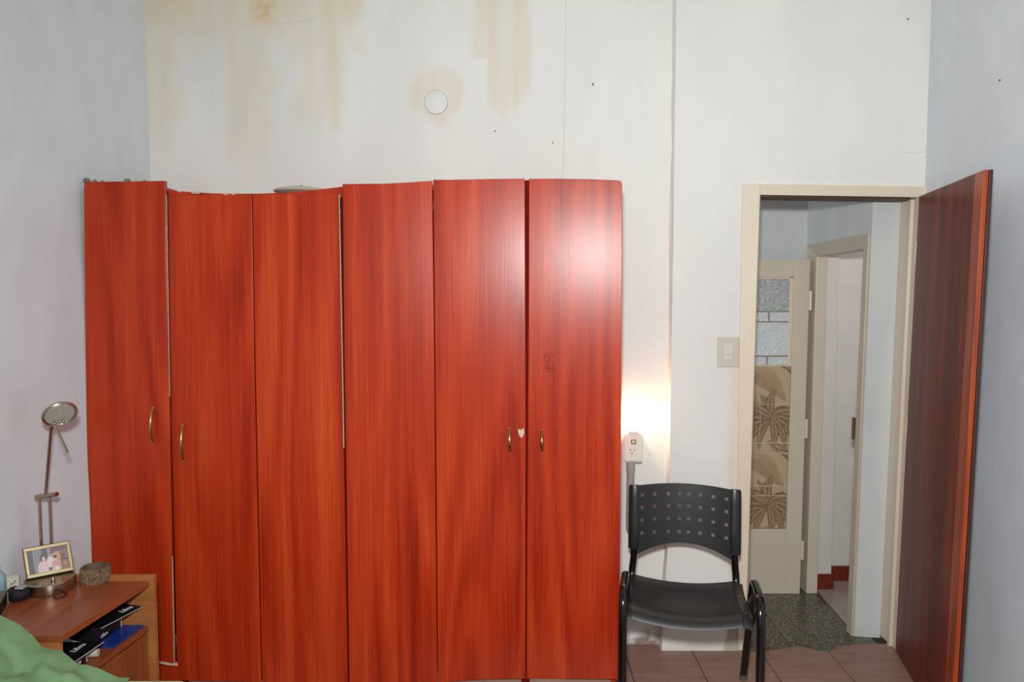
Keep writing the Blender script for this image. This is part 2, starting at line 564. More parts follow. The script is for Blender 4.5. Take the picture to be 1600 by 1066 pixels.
# ------------------------------------------------------------------ back wall with its stains
WHITE = lin(233, 231, 226)
BEIGE = lin(226, 212, 184)
def wall_paint(p):
    px, py = proj(p)
    n1 = noise.noise(Vector((p[0] * 3.0, p[2] * 1.2, 1.3)))
    n2 = noise.noise(Vector((p[0] * 26.0, p[2] * 1.6, 4.3)))
    n3 = noise.noise(Vector((p[0] * 9.0, p[2] * 7.0, 9.3)))
    n4 = noise.noise(Vector((p[0] * 45.0, p[2] * 40.0, 2.3)))
    c = mixc(WHITE, lin(226, 224, 220), sstep(-0.3, 0.5, n1))
    a = 0.0
    if py < 330 and px < 640:
        wob = 18 * n3 + 10 * n2
        top = sstep(110, 10, py + 40 * n2 + 30 * n3) * sstep(590, 540, px + wob) * 0.9
        col1 = sstep(300, 262, px + wob) * sstep(270, 180, py) * 0.55
        col2 = sstep(345, 362, px + wob * .5) * sstep(435, 405, px + wob) * sstep(275, 215, py + 25 * n2) * 0.65
        col3 = sstep(440, 470, px + wob) * sstep(545, 520, px - (200 - py) * 0.08 + wob * .5) * sstep(215, 150, py + 40 * n2) * 0.55
        tip = sstep(13 * (1.15 - py / 215.0) + 9, 3, abs(px - (520 + (py - 60) * 0.03))) * sstep(212, 190, py) * 0.75
        tip2 = sstep(10, 3, abs(px - 492 - (py - 90) * .05)) * sstep(175, 150, py) * sstep(60, 90, py) * 0.5
        a = max(top, col1, col2, col3, tip, tip2)
        a *= 0.80 + 0.5 * n2
        rust = sstep(26, 4, math.hypot((px - 412) * 1.0, (py - 12) * .8) + 14 * n3 + 14 * n4)
        c = mixc(c, BEIGE, max(0, min(0.95, a)))
        c = mixc(c, lin(212, 180, 120), rust * (0.25 + 0.6 * sstep(-0.1, 0.5, n4)))
        return c
    if 600 < px < 760 and 90 < py < 240:
        r = math.hypot((px - 680) / 46.0, (py - 152) / 52.0) + 0.40 * n3 + 0.14 * n4
        a = sstep(1.05, 0.75, r) * 0.55 * (0.85 + 0.4 * n2)
        c = mixc(c, lin(226, 208, 182), a)
        return c
    if 700 < px < 870 and py < 250:
        lo = 205 - abs(px - 783) * 0.9 + 20 * n2
        a = sstep(733, 748, px + 6 * n3) * sstep(834, 818, px + 6 * n3) * sstep(lo, lo - 45, py) * (0.45 + 0.35 * n2)
        c = mixc(c, lin(222, 206, 178), max(0, a))
        return c
    # foot of the wall: bare cement and flaking paint
    if p[1] > DR + 0.02:
        if p[2] < 0.078 and p[0] > 0.40:
            k = sstep(-0.1, 0.25, n3 + 0.5 * n4 + (0.035 - p[2]) * 12)
            c = mixc(c, lin(140, 112, 104), 0.9 * k)
    elif p[2] < 0.20:
        # bare patch beside the door frame
        xx = px - (1143 + 6 * n3)
        k = sstep(15, 11, abs(xx - (1020 - py) * 0.12) + 4 * n4) * sstep(975, 990, py + 14 * n3)
        c = mixc(c, lin(150, 142, 134), k)
        c = mixc(c, lin(216, 204, 184), 0.45 * sstep(0.16, 0.02, p[2]))
        k2 = sstep(7, 4, math.hypot(px - 1120, (py - 1022) * 1.4) + 2 * n4)
        c = mixc(c, lin(90, 80, 74), k2 * 0.8)
    # cream paint strayed from the door frame onto the plaster
    if p[1] < DR + 0.01 and px > 1120 and 560 < py < 965 and px < 1200:
        k = sstep(1137, 1146, px + 5 * n3 + 3 * n4 + (py - 700) * 0.02)
        c = mixc(c, lin(232, 214, 194), k * 0.8)
        if n4 > 0.62 and abs(px - 1156) < 14:
            c = mixc(c, lin(150, 116, 100), sstep(0.62, 0.72, n4))
    return c

EDGE = [(-40, 1057.5), (0, 1057), (300, 1053), (500, 1050), (750, 1046), (860, 1043), (1020, 1033), (1060, 1031)]
def edge_x(z):
    d = DR
    py = proj((0.7, d, z))[1]
    return P(interp(py, EDGE), py, d).x

wall_back = MB()
x0, x1 = xl_wall(DW) - 0.12, 0.80
def fn(u, v):
    x, z = x0 + (x1 - x0) * u, ZT * v
    y = DW
    if z < 0.078 and x > 0.40:
        y -= 0.012 + 0.006 * noise.noise(Vector((x * 20, z * 30, 0)))
    return (x, y, z)
wall_back.grid(fn, 190, 250, col=lambda u, v: wall_paint(fn(u, v)))
wb = wall_back.build('wall_back', M['wall'], kind='structure', label='stained white plaster wall behind the wardrobe')

JT = P(1187, 305, DR); JB = P(1164, 1015, DR)           # inner edge of the left jamb, top and foot
def jl(z):
    return JB.x + (JT.x - JB.x) * (z - JB.z) / (JT.z - JB.z)
KT = P(1434, 309, DR); KB = P(1398, 1030, DR)           # inner edge of the right jamb
def jr(z):
    return KB.x + (KT.x - KB.x) * (z - KB.z) / (KT.z - KB.z)
ZH = JT.z                                                # underside of the lintel
CASW = 0.070

wr = MB()
def foot(x, z):
    return 0.022 * sstep(0.07, 0.0, z) * (0.6 + 0.4 * noise.noise(Vector((x * 9, z * 12, 3))))
def fnl(u, v):
    z = ZT * v
    a, b = edge_x(z), jl(z) - 0.03
    x = a + (b - a) * u
    return (x, DR - foot(x, z), z)
NZ = 230
wr.grid(fnl, 36, NZ, col=lambda u, v: wall_paint(fnl(u, v)))
def fnt(u, v):
    z = ZH + 0.02 + (ZT - ZH - 0.02) * v
    a, b = jl(z) - 0.03, XR + 0.02
    return (a + (b - a) * u, DR, z)
wr.grid(fnt, 60, 100, col=lambda u, v: wall_paint(fnt(u, v)))
def fnr(u, v):
    z = (ZH + 0.03) * v
    a, b = jr(z) + 0.01, XR + 0.02
    return (a + (b - a) * u, DR, z)
wr.grid(fnr, 6, 60, col=lambda u, v: WHITE)
def fne(u, v):
    z = ZT * v
    x = edge_x(z)
    k = 0.006 * noise.noise(Vector((u * 2, z * 5, 7)))
    return (x - 0.004 * u + (k if 0 < u < 1 else 0), DR - foot(x, z) * (1 - u) + (DW + 0.01 - DR) * u, z)
wr.grid(fne, 4, NZ, col=lambda u, v: lin(240, 238, 234))  # side return coloured paler to offset its shading
# hall face of the wall, left and above the opening
def fnb(u, v):
    z = HZ + (ZT - HZ) * v
    a, b = -0.6, jl(z) - 0.03
    return (a + (b - a) * u, DB, z)
wr.grid(fnb, 4, 4, col=lambda u, v: WHITE)
def fnb2(u, v):
    z = ZH + 0.03 + (ZT - ZH - 0.03) * v
    a, b = jl(z) - 0.03, XR + 0.1
    return (a + (b - a) * u, DB, z)
wr.grid(fnb2, 4, 4, col=lambda u, v: WHITE)
wbr = wr.build('wall_back_right', M['wall'], kind='structure', label='white plaster wall section around the doorway, standing slightly proud')

# small marks that belong to the wall
def wire_on_wall(pts, d, r, name, mat, parent):
    m = MB()
    m.tube([P(a, b, d) for a, b in pts], r, 5)
    return m.build(name, mat, parent)
wire_on_wall([(885, -5), (883, 140), (880, 277)], DW - 0.0005, 0.0011, 'hairline_crack', M['hair'], wb)
wire_on_wall([(430, 38), (455, 35), (478, 33), (498, 27)], DW - 0.0003, 0.0009, 'hairline_crack', M['hair'], wb)
wire_on_wall([(372, 45), (385, 40), (402, 37)], DW - 0.0003, 0.0008, 'hairline_crack', M['hair'], wb)
wire_on_wall([(1414, 238), (1428, 240), (1440, 238), (1449, 236)], DR - 0.0004, 0.0011, 'hairline_crack', M['hair'], wbr)
for (a, b, d, par, r) in [(926, 133, DW, wb, 0.004), (773, 206, DW, wb, 0.003), (863, 224, DW, wb, 0.0025),
                          (1418, 31, DR, wbr, 0.003), (1435, 297, DR, wbr, 0.005)]:
    m = MB()
    q = P(a, b, d)
    m.tube([q + Vector((0, 0.004, 0)), q + Vector((0.002, -0.006, 0.004))], [r, r * 0.7], 6)
    m.build('nail', M['nail'], par, smooth=40)

# left, right walls, ceiling
m = MB()
def fn_(u, v):
    y = -0.6 + (DW + 0.05 + 0.6) * u
    z = ZT * v
    return (xl_wall(y) + 0.004 * noise.noise(Vector((y * 2.5, z * 2.5, 5))), y, z)
m.grid(fn_, 60, 50)
wl = m.build('wall_left', M['plaster'], kind='structure', smooth=60, label='pale grey plaster wall on the left beside the nightstand')
m = MB()
def fn_(u, v):
    y = -0.6 + (DR + 0.05 + 0.6) * u
    z = ZT * v
    return (XR + 0.003 * noise.noise(Vector((y * 2.5, z * 2.5, 8))), y, z)
m.grid(fn_, 60, 50)
wrt = m.build('wall_right', M['plaster_r'], kind='structure', smooth=60, label='pale grey plaster wall on the right behind the red door')
m = MB()
q = Vector((XR - 0.004, 0, 0))
r_ = ray(1563, 126); t_ = (XR) / r_.x
q = Vector((XR, r_.y * t_, CAMZ + r_.z * t_))
m.tube([q + Vector((0.004, 0, 0)), q + Vector((-0.006, 0, 0.002))], 0.0025, 6)
m.build('nail', M['nail'], wrt)
m = MB()
m.box(-2.1, XR + 0.1, -0.6, DB, ZT, ZT + 0.08)
m.build('ceiling', M['ceiling'], kind='structure', label='white ceiling above the room')

# ------------------------------------------------------------------ floor of reddish tiles
TS = 0.296
TX0, TY0 = 0.492, Pz(1100, 1055, 0).y
DOOR_EDGE = [(1150, 1020), (1175, 1019), (1200, 1017), (1246, 1010), (1266, 1014), (1278, 1017), (1296, 1017.5), (1310, 1010), (1340, 1007), (1386, 1006), (1400, 1007)]
def dmax(x):
    xj0, xj1 = jl(0) - 0.02, jr(0)
    if x < edge_x(0.0) - 0.002:
        return DW - 0.003
    if x < xj0:
        return DR + 0.005
    if x > xj1:
        return DR + 0.005
    # broken, wavy edge where the tiles stop in the doorway
    lo = 3.40
    for k in range(3):
        px = proj((x, lo, 0))[0]
        lo = Pz(px, interp(px, DOOR_EDGE), 0).y
    return lo
fl = MB()
fl.box(xl_wall(0) - 0.3, XR + 0.15, -0.6, DR - 0.03, -0.12, -0.0095)
fl.box(-1.8, jl(0) - 0.02, DR - 0.03, DW + 0.02, -0.12, -0.0095)
floor = fl.build('floor', M['grout'], kind='structure', label='reddish ceramic tile floor of the room')
tile_full = None
G = 0.0022
for r_i in range(-9, 1):
    ya, yb = TY0 + TS * r_i + G, TY0 + TS * (r_i + 1) - G
    for k in range(-8, 6):
        xa, xb = TX0 + TS * k + G, TX0 + TS * (k + 1) - G
        xlw = xl_wall(max(ya, 0)) + 0.01
        xa, xb = max(xa, xlw), min(xb, XR - 0.004)
        if xb - xa < 0.02:
            continue
        full = (xb - xa) > TS - 3 * G and r_i < 0
        cx, cy = TX0 + TS * (k + 0.5), TY0 + TS * (r_i + 0.5)
        if full and tile_full is not None:
            o = tile_full.copy()
            C.objects.link(o)
            o.parent = floor
            o.location = (cx, cy, random.uniform(-0.0008, 0.0004))
            continue
        m = MB()
        if r_i < 0:
            poly = [(xa, ya, 0), (xb, ya, 0), (xb, yb, 0), (xa, yb, 0)]
        else:
            xs = [xa + (xb - xa) * i / 24 for i in range(25)]
            ex = edge_x(0.0)
            cutx = [x for b in (ex, jl(0) - 0.02, jr(0)) for x in (b - 0.003, b + 0.001) if xa < x < xb]
            xs = sorted(xs + cutx)
            poly = [(xa, ya, 0), (xb, ya, 0)] + [(x, min(yb + 0.10, dmax(x)), 0) for x in reversed(xs)]
        m.prism([Vector(p) - Vector((0, 0, 0.010)) for p in poly], (0, 0, 0.010))
        o = m.build('tile', M['tile'], floor, loc=(cx, cy, 0), bevel=0.0015)
        if full:
            tile_full = o

# ------------------------------------------------------------------ hallway beyond the doorway
ND = 3.435
HSPAN = 0.595
NB, NT = P(1334, 1013, ND), P(1362, 365, ND)        # near edge of the second frame
FB, FT = P(1252.5, 927, ND + HSPAN), P(1265, 383, ND + HSPAN)         # its far edge
NB = NB + (NT - NB) * ((HZ - NB.z) / (NT.z - NB.z))
FB = FB + (FT - FB) * ((HZ - FB.z) / (FT.z - FB.z))
def hall(u, z):         # point on the slanted hall wall; u: 0 near, 1 far
    a = NB + (NT - NB) * ((z - NB.z) / (NT.z - NB.z))
    b = FB + (FT - FB) * ((z - FB.z) / (FT.z - FB.z))
    return a + (b - a) * u
def hit(px, py):        # pixel -> (u, z) on that wall
    r = ray(px, py)
    lo, hi = 2.8, 6.0
    for _ in range(50):
        d = (lo + hi) / 2
        p = P(px, py, d)
        u = (d - ND) / HSPAN
        if p.x > hall(u, p.z).x:
            hi = d
        else:
            lo = d
    return (d - ND) / HSPAN, p.z

fh = MB()
fh.box(jl(0) - 0.02, 1.80, DR - 0.03, 3.42, HZ - 0.10, HZ - 0.008)
fh.box(-0.8, 1.80, 3.42, 4.60, HZ - 0.10, HZ - 0.008)
floor_hall = fh.build('floor_hall', M['thresh'], kind='structure', label='dark speckled terrazzo floor of the hallway')
hs = 0.40
for i in range(-5, 4):
    for j in range(0, 4):
        xa, xb = 1.245 + hs * (i - 1) + 0.0015, 1.245 + hs * i - 0.0015
        ya, yb = 3.31 + hs * (j - .32) + 0.0015, 3.31 + hs * (j + .68) - 0.0015
        yb = min(yb, 4.30)
        if yb - ya < 0.03:
            continue
        # stop at the threshold of the second door
        poly = []
        if xa > 1.72:
            continue
        def lim(y):
            return 1.725 if y < ND - 0.005 else hall((y - ND) / HSPAN, HZ).x + 0.002 + 0.055 * (y - ND) / HSPAN
        ya = max(ya, DR - 0.028)
        if xa < jl(0) - 0.02 and xb > jl(0) - 0.02:
            ya = max(ya, DR - 0.02)
        elif xb <= jl(0) - 0.02:
            ya = max(ya, DB + 0.002)
        ys = sorted([ya + (yb - ya) * q / 6 for q in range(7)] + [y for y in (ND - 0.006, ND + 0.001) if ya < y < yb])
        rx = [min(xb, lim(y)) for y in ys]
        if min(rx) - xa < 0.01:
            continue
        poly = [(xa, ya, HZ)] + [(x, y, HZ) for x, y in zip(rx, ys)] + [(xa, yb, HZ)]
        m = MB()
        m.prism([Vector(p) - Vector((0, 0, 0.008)) for p in poly], (0, 0, 0.008))
        m.build('tile', M['granite'], floor_hall, loc=((xa + xb) / 2, (ya + yb) / 2, HZ))

DHB = 4.06   # end wall of the hall
m = MB()
m.grid(lambda u, v: (-0.8 + (hall((DHB - ND) / HSPAN, HZ + (ZT - HZ) * v).x + 0.02 + 0.8) * u, DHB, HZ + (ZT - HZ) * v), 10, 10)
m.build('wall_hall_back', M['plaster_blue'], kind='structure', label='grey-white end wall of the hallway above the cream door')

# hall side wall: stub by the frame, then the wall round the second opening
iNT, iFT = hit(1353.5, 389), hit(1281, 401)      # inner corners of the second frame
iNB, iFB = hit(1326, 1006), hit(1264.5, 926)
mhw = MB()
zs = [HZ + (ZT - HZ) * k / 24 for k in range(25)]
def stub(u, v):
    z = HZ + (ZT - HZ) * v
    a = Vector((jr(z) + 0.0, DB - 0.002, z))
    b = hall(0, z)
    return a + (b - a) * u
mhw.grid(stub, 4, 24)
ztop = FT.z + 0.0
def above(u, v):
    z0 = NT.z + (FT.z - NT.z) * u
    z = z0 + (ZT - z0) * v
    return hall(u * 1.0, z)
mhw.grid(above, 6, 12)
def beyond(u, v):
    z = HZ + (ZT - HZ) * v
    return hall(1.0 + u * ((DHB - ND) / HSPAN - 1.0 + 0.02), z)
mhw.grid(beyond, 3, 24)
mhw.build('wall_hall_right', M['plaster_blue'], kind='structure', smooth=30, label='bluish grey hallway wall around the second doorway')
m = MB()
m.box(-0.8, 2.9, DB, 4.7, ZT - 0.35, ZT - 0.27)
m.build('ceiling_hall', M['ceiling'], kind='structure', label='ceiling of the hallway')

# second door frame
trim_2 = shell('trim_2', 'tan painted frame of the second doorway in the hallway', tuple(NB))
def frame_piece(c0, c1, c2, c3, depth, name, mat):      # four (u,z) corners on the hall wall
    m = MB()
    off = Vector((-0.014, 0, 0))
    fr = [hall(*c) + off for c in (c0, c1, c2, c3)]
    bk = [p + Vector((depth + 0.014, 0, 0)) for p in fr]
    m.hexa(fr + bk)
    return m.build(name, mat, trim_2, bevel=0.003)
oN0, oN1, oF0, oF1 = (0, HZ), (0, NT.z), (1, HZ), (1, FT.z)
frame_piece(oN0, (iNB[0], HZ), iNT, oN1, 0.05, 'jamb', M['tan_frame'])
frame_piece(oF0, (iFB[0], HZ), iFT, oF1, 0.042, 'jamb', M['cream2'])
frame_piece(oN1, iNT, iFT, oF1, 0.048, 'lintel', M['tan_frame'])
# latch plate on the near jamb
u1, z1 = hit(1345, 672)
m = MB()
c = hall(iNT[0] * .5 + iNB[0] * .5, z1)
m.box(c.x - 0.02, c.x + 0.02, c.y + 0.01, c.y + 0.022, z1 - 0.05, z1 + 0.05)
m.build('latch_plate', M['nickel'], trim_2)

# far room seen through the second doorway
fr_ = MB()
fr_.box(1.60, 3.0, 3.42, 4.70, HZ - 0.11, HZ - 0.012)
floor_far = fr_.build('floor_far_room', M['grout'], kind='structure', label='pale tile floor of the room beyond the second doorway')
for i in range(5):
    for j in range(4):
        ya, yb = 3.44 + 0.31 * j, 3.44 + 0.31 * (j + 1) - 0.004
        xa, xb = 1.585 + 0.30 * i - 0.0, 1.585 + 0.30 * (i + 1) - 0.004
        def lx(y):
            return hall((y - ND) / HSPAN, HZ).x + 0.010 + 0.055 * (y - ND) / HSPAN if y > ND else 1.70
        ys = [ya, (ya + yb) / 2, yb]
        le = [max(xa, lx(y)) for y in ys]
        if min(xb - x for x in le) < 0.01:
            continue
        m = MB()
        poly = [(le[0], ya, HZ), (xb, ya, HZ), (xb, yb, HZ), (le[2], yb, HZ), (le[1], ys[1], HZ)]
        m.prism([Vector(p) - Vector((0, 0, 0.012)) for p in poly], (0, 0, 0.012))
        m.build('tile', M['fartile'], floor_far, loc=((xa + xb) / 2, (ya + yb) / 2, HZ))
xs_ = Pz(1298, 920, HZ)
WA = xs_.y
xk = xs_.x
kt = P(1311, 405, WA)
m = MB()
def wa(u, v):
    z = HZ + (ZT - HZ) * v
    b = xk + (kt.x - xk) * (z - HZ) / (kt.z - HZ)
    a = hall(1.0, z).x + 0.045
    return (a + (b - a) * u, WA, z)
m.grid(wa, 2, 8)
def wa2(u, v):
    z = HZ + (ZT - HZ) * v
    b = xk + (kt.x - xk) * (z - HZ) / (kt.z - HZ)
    return (b, WA + 0.12 * u, z)
m.grid(wa2, 1, 8)
def wa3(u, v):
    z = HZ + (ZT - HZ) * v
    b = xk + (kt.x - xk) * (z - HZ) / (kt.z - HZ)
    return (b + (3.0 - b) * u, WA + 0.12, z)
m.grid(wa3, 3, 8)
m.grid(lambda u, v: (2.95, DB + 0.04 + 1.0 * u, HZ + (ZT - HZ) * v), 2, 2)
m.grid(lambda u, v: (XR + 0.06 + (2.95 - XR - 0.06) * u, DB + 0.05, HZ + (ZT - HZ) * v), 2, 2)
m.build('wall_far_room', M['plaster_far'], kind='structure', label='white wall of the room beyond the second doorway')
bb = shell('baseboard_far', 'dark red speckled skirting tiles in the far room', (xk, WA, HZ))
m = MB(); m.box(hall(1.0, HZ).x + 0.05, xk + 0.01, WA - 0.012, WA, HZ, HZ + 0.082); m.build('tile', M['terracotta'], bb, bevel=0.002)
m = MB(); m.box(xk + 0.01, xk + 0.32, WA + 0.108, WA + 0.12, HZ, HZ + 0.082); m.build('tile', M['terracotta'], bb, bevel=0.002)
m = MB(); m.box(xk + 0.323, xk + 0.64, WA + 0.108, WA + 0.12, HZ, HZ + 0.082); m.build('tile', M['terracotta'], bb, bevel=0.002)

# ------------------------------------------------------------------ main door frame
trim_1 = shell('trim_1', 'chipped cream metal frame of the open doorway', (JB.x, DR, 0))
m = MB()
def jamb_ring(z):
    x = jl(z)
    CASW = interp(z, [(0, 0.030), (0.12, 0.036), (0.3, 0.05), (1.0, 0.062), (2.0, 0.075)])
    return [(x - CASW, DR - 0.006, z), (x - CASW * .45, DR - 0.012, z), (x - 0.006, DR - 0.016, z), (x, DR - 0.010, z), (x, DB + 0.004, z), (x - CASW, DB + 0.004, z)]
def loft(m, rings):
    n = len(rings[0])
    vs = [p for r in rings for p in r]
    fs = [tuple(range(n)), tuple((len(rings) - 1) * n + i for i in range(n - 1, -1, -1))]
    for k in range(len(rings) - 1):
        fs += [(k * n + i, k * n + (i + 1) % n, (k + 1) * n + (i + 1) % n, (k + 1) * n + i) for i in range(n)]
    m.add(vs, fs)
loft(m, [jamb_ring(q) for q in (0.0, 0.06, 0.12, 0.2, 0.3, 0.6, 1.0, 1.5)] + [ jamb_ring(ZH + 0.045)])
m.build('jamb', M['cream'], trim_1, label='left jamb with rust spots')
m = MB()
def rj_ring(z):
    x = jr(z)
    return [(x, DR - 0.014, z), (x + 0.045, DR - 0.010, z), (x + 0.045, DB + 0.004, z), (x + 0.0, DB + 0.004, z),
            (x + 0.0, DR + 0.055, z), (x - 0.012, DR + 0.050, z), (x - 0.012, DR + 0.032, z), (x, DR + 0.028, z)]
loft(m, [rj_ring(0.0), rj_ring(1.0), rj_ring(ZH + 0.0)])
m.build('jamb', M['cream2'], trim_1)
m = MB()
def lint_ring(x, dz):
    return [(x, DR - 0.014, ZH + dz), (x, DR - 0.012, ZH + 0.045 + dz), (x, DB + 0.004, ZH + 0.045 + dz), (x, DB + 0.004, ZH + dz), (x, DR + 0.02, ZH + dz + 0.002)]
zr = KT.z - ZH
loft(m, [lint_ring(jl(ZH) - 0.006, 0), lint_ring(jr(ZH) + 0.045, zr)])
m.build('lintel', M['cream'], trim_1)
m = MB()
m.hexa([(jl(ZH), DR + 0.02, ZH - 0.004), (jr(ZH), DR + 0.02, ZH + zr - 0.004), (jr(ZH), DB, ZH + zr - 0.004), (jl(ZH), DB, ZH - 0.004),
        (jl(ZH), DR + 0.02, ZH), (jr(ZH), DR + 0.02, ZH + zr), (jr(ZH), DB, ZH + zr), (jl(ZH), DB, ZH)])
m.build('soffit', M['lintel_dark'], trim_1, label='brown underside of the lintel, shade painted in')

# ------------------------------------------------------------------ red wooden door leaf, standing open
HTp, HBp = P(1436, 307, DR - 0.015), P(1398, 1030, DR - 0.015)
dfree = 2.54
FTp, FBp = P(1538, 265, dfree), P(1482, 1195, dfree)
HBp = HTp + (HBp - HTp) * ((0.008 - HTp.z) / (HBp.z - HTp.z))
FBp = FTp + (FBp - FTp) * ((0.008 - FTp.z) / (FBp.z - FTp.z))
door_1 = shell('door_1', 'dark red varnished wooden door standing open against the right wall', (HBp.x, HBp.y, 0))
nrm = (FTp - HTp).cross(Vector((0, 0, 1))).normalized()
if nrm.x < 0:
    nrm = -nrm
TH = 0.026
def leaf(u, t):        # u along the width, t up
    a = HBp + (HTp - HBp) * t
    b = FBp + (FTp - FBp) * t
    return a + (b - a) * u
def leaf_board(u0, u1, off, th, name, mat, bev=0.002):
    m = MB()
    a = [leaf(u0, 0), leaf(u1, 0), leaf(u1, 1), leaf(u0, 1)]
    m.hexa([p + nrm * off for p in a] + [p + nrm * (off + th) for p in a])
    return m.build(name, mat, door_1, bevel=bev)
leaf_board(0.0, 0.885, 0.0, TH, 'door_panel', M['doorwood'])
leaf_board(0.887, 0.997, -0.001, TH * 0.6, 'edge_lipping', M['doorlip'])
leaf_board(0.887, 1.0, TH * 0.6, TH * 0.45, 'edge_rebate', M['dooredge'])
for zf in (0.12, 0.5, 0.88):
    m = MB()
    c = leaf(0, zf) + Vector((0.004, 0.004, 0))
    m.tube([c - Vector((0, 0, 0.045)), c + Vector((0, 0, 0.045))], 0.007, 8)
    m.build('hinge', M['cream2'], door_1, smooth=40)

# ------------------------------------------------------------------ cream door with glass and patterned panes
D2 = 3.935
def Q(px, py, off=0.0):
    p = P(px, py, D2)
    p.y += off
    return p
dl = [(400, 1266.5), (931, 1249.5)]          # hinge edge
def hx(py):
    return interp(py, [(300, 1269.7)] + dl + [(960, 1248.6)])
door_2 = shell('door_2', 'cream half-glazed door with leaf-patterned panes standing ajar in the hallway', tuple(Q(1249, 931)))
LX = 1070
def skew(x, py):      # shift an x measured at mid height so that verticals follow the hinge edge
    return x + (hx(py) - hx(650))
def d2board(x0, x1, y0, y1, th, name, mat, off=0.0, bev=0.002):
    m = MB()
    m.prism([Q(skew(x0, y1), y1, off), Q(skew(x1, y1), y1, off), Q(skew(x1, y0), y0, off), Q(skew(x0, y0), y0, off)], (0, th, 0))
    return m.build(name, mat, door_2, bevel=bev)
HX = hx(650)
GR = 1234.5           # right edge of the panes at mid height
d2board(GR, HX, 406, 931, 0.038, 'stile', M['cream2'])
d2board(LX, LX + 40, 406, 931, 0.038, 'stile', M['cream2'])
d2board(LX + 40, GR, 406, 433, 0.038, 'rail', M['cream2'])
d2board(LX + 40, GR, 827, 931, 0.038, 'rail', M['cream2'], bev=0.002)
d2board(GR - 5.5, GR, 434, 572, 0.022, 'glazing_bead', M['cream'], off=0.008)
d2board(LX + 40, GR - 5.5, 433, 436, 0.022, 'glazing_bead', M['cream'], off=0.008)
# panes of textured glass between bars
GX0, GX1 = LX + 40, GR - 5.5
def pane(x0, x1, y0, y1, mat):
    return d2board(x0, x1, y0, y1, 0.005, 'pane', mat, off=0.018, bev=0)
def bar(x0, x1, y0, y1, mat='came_dark'):
    return d2board(x0, x1, y0, y1, 0.010, 'bar', M[mat], off=0.012, bev=0)
pane(GX0, GX1, 436, 486, M['glass'])
pane(GX0, 1137, 488, 502, M['glass2']); pane(1139, 1197, 488, 502, M['glass2']); pane(1199, GX1, 488, 502, M['glass2'])
pane(GX0, GX1, 504, 556, M['glass2'])
pane(GX0, 1134, 558, 570, M['glass2']); pane(1136, 1196, 558, 570, M['glass2']); pane(1198, GX1, 558, 570, M['glass2'])
for y in (487, 503, 557):
    bar(GX0, GX1, y - 1.0, y + 1.0)
bar(GX0, GR, 570, 573, 'came')
for x, y0, y1 in ((1138, 488, 502), (1198, 488, 502), (1135, 558, 570), (1197, 558, 570)):
    bar(x - 1.0, x + 1.0, y0, y1)

# leaf pattern printed on the lower panes
BG = lin(196, 172, 138); BRN = lin(112, 80, 56); MID = lin(164, 136, 104); LT = lin(180, 152, 118)
def leaf_at(x, y, cx, cy, ang, L, W):
    dx, dy = x - cx, y - cy
    s, c = math.sin(ang), math.cos(ang)
    t = (dx * c + dy * s) / L
    bend = 0.10 * L * math.sin(max(0, min(1, t)) * PI) * (1 if c > 0 else -1)
    w = (-dx * s + dy * c) + bend
    if t < 0.0 or t > 1:
        return None
    h = W * math.sin(PI * t ** 0.75) ** 0.8 + 0.4
    if abs(w) > h:
        return None
    return t, w / h, w
FLOWERS = [(1205 + 92 * a + (46 if b % 2 else 0) * 0, 652 + 135 * b) for a in (-1, 0, 1) for b in (-1, 0, 1, 2)]
FLEAVES = [(-2.05, 40, 6), (-1.45, 46, 7), (-0.62, 30, 4), (-0.12, 46, 9), (0.42, 58, 7), (0.80, 64, 7), (1.12, 58, 6), (1.5, 52, 6),
           (1.9, 56, 6), (2.25, 60, 7), (2.65, 60, 7), (3.05, 52, 8), (3.5, 48, 8)]
SWEEP = [(-34, -66, 0.62, 70, 12, MID), (-24, -80, 0.85, 66, 8, LT), (-50, -30, 0.5, 46, 8, LT)]
ARCS = [(-4, -98, 0.80, 72, 5), (6, -84, 0.55, 52, 4)]
def leaf_paint(x, y):
    c = BG
    near = [(x - fx, y - fy) for fx, fy in FLOWERS if abs(x - fx) < 110 and -115 < y - fy < 80]
    for dx, dy in near:
        for cx, cy, an, L, W, col in SWEEP:
            if leaf_at(dx, dy, cx, cy, an, L, W):
                c = mixc(c, col, 0.8)
    for dx, dy in near:
        for cx, cy, an, L, W in ARCS:
            q = leaf_at(dx, dy, cx, cy, an, L, W)
            if q:
                c = mixc(c, BRN if abs(q[1]) > 0.55 else LT, 0.8)
    for dx, dy in near:
        if dx * dx + dy * dy > 66 * 66:
            continue
        for an, L, W in FLEAVES:
            q = leaf_at(dx, dy, 0, 0, an, L, W)
            if q:
                t, r, w = q
                if abs(r) > 0.70 or abs(r) < 0.12:
                    c = mixc(BG, BRN, 0.85)
                elif ((t * 10 + abs(r) * 1.5) % 1.0) < 0.45:
                    c = mixc(BG, BRN, 0.6)
                else:
                    c = mixc(BG, MID, 0.6)
    return c
def ppane(x0, x1, y0, y1):
    m = MB()
    def g(u, v):
        py = y1 + (y0 - y1) * v
        return Q(skew(x0 + (x1 - x0) * u, py), py, 0.012)
    nu, nv = max(4, int((x1 - x0) * 1.0)), max(4, int((y1 - y0) * 1.0))
    m.grid(g, nu, nv, col=lambda u, v: leaf_paint(x0 + (x1 - x0) * u, y1 + (y0 - y1) * v))
    o = m.build('pane', M['leafprint'], door_2, solid=0.005, label='leaf-patterned pane')
    return o
rows = [(573, 632, [GX0, 1187, GR]), (633, 692, [GX0, 1128, 1189, GR]), (693.5, 708, [GX0, 1140, 1198, GR]),
        (709.5, 759.5, [GX0, 1224, GR]), (761, 774.5, [GX0, 1140, 1199, GR]), (776, 826, [GX0, GR])]
for y0, y1, xs in rows:
    for a, b in zip(xs, xs[1:]):
        ppane(a + 0.5, b - 0.5, y0, y1)
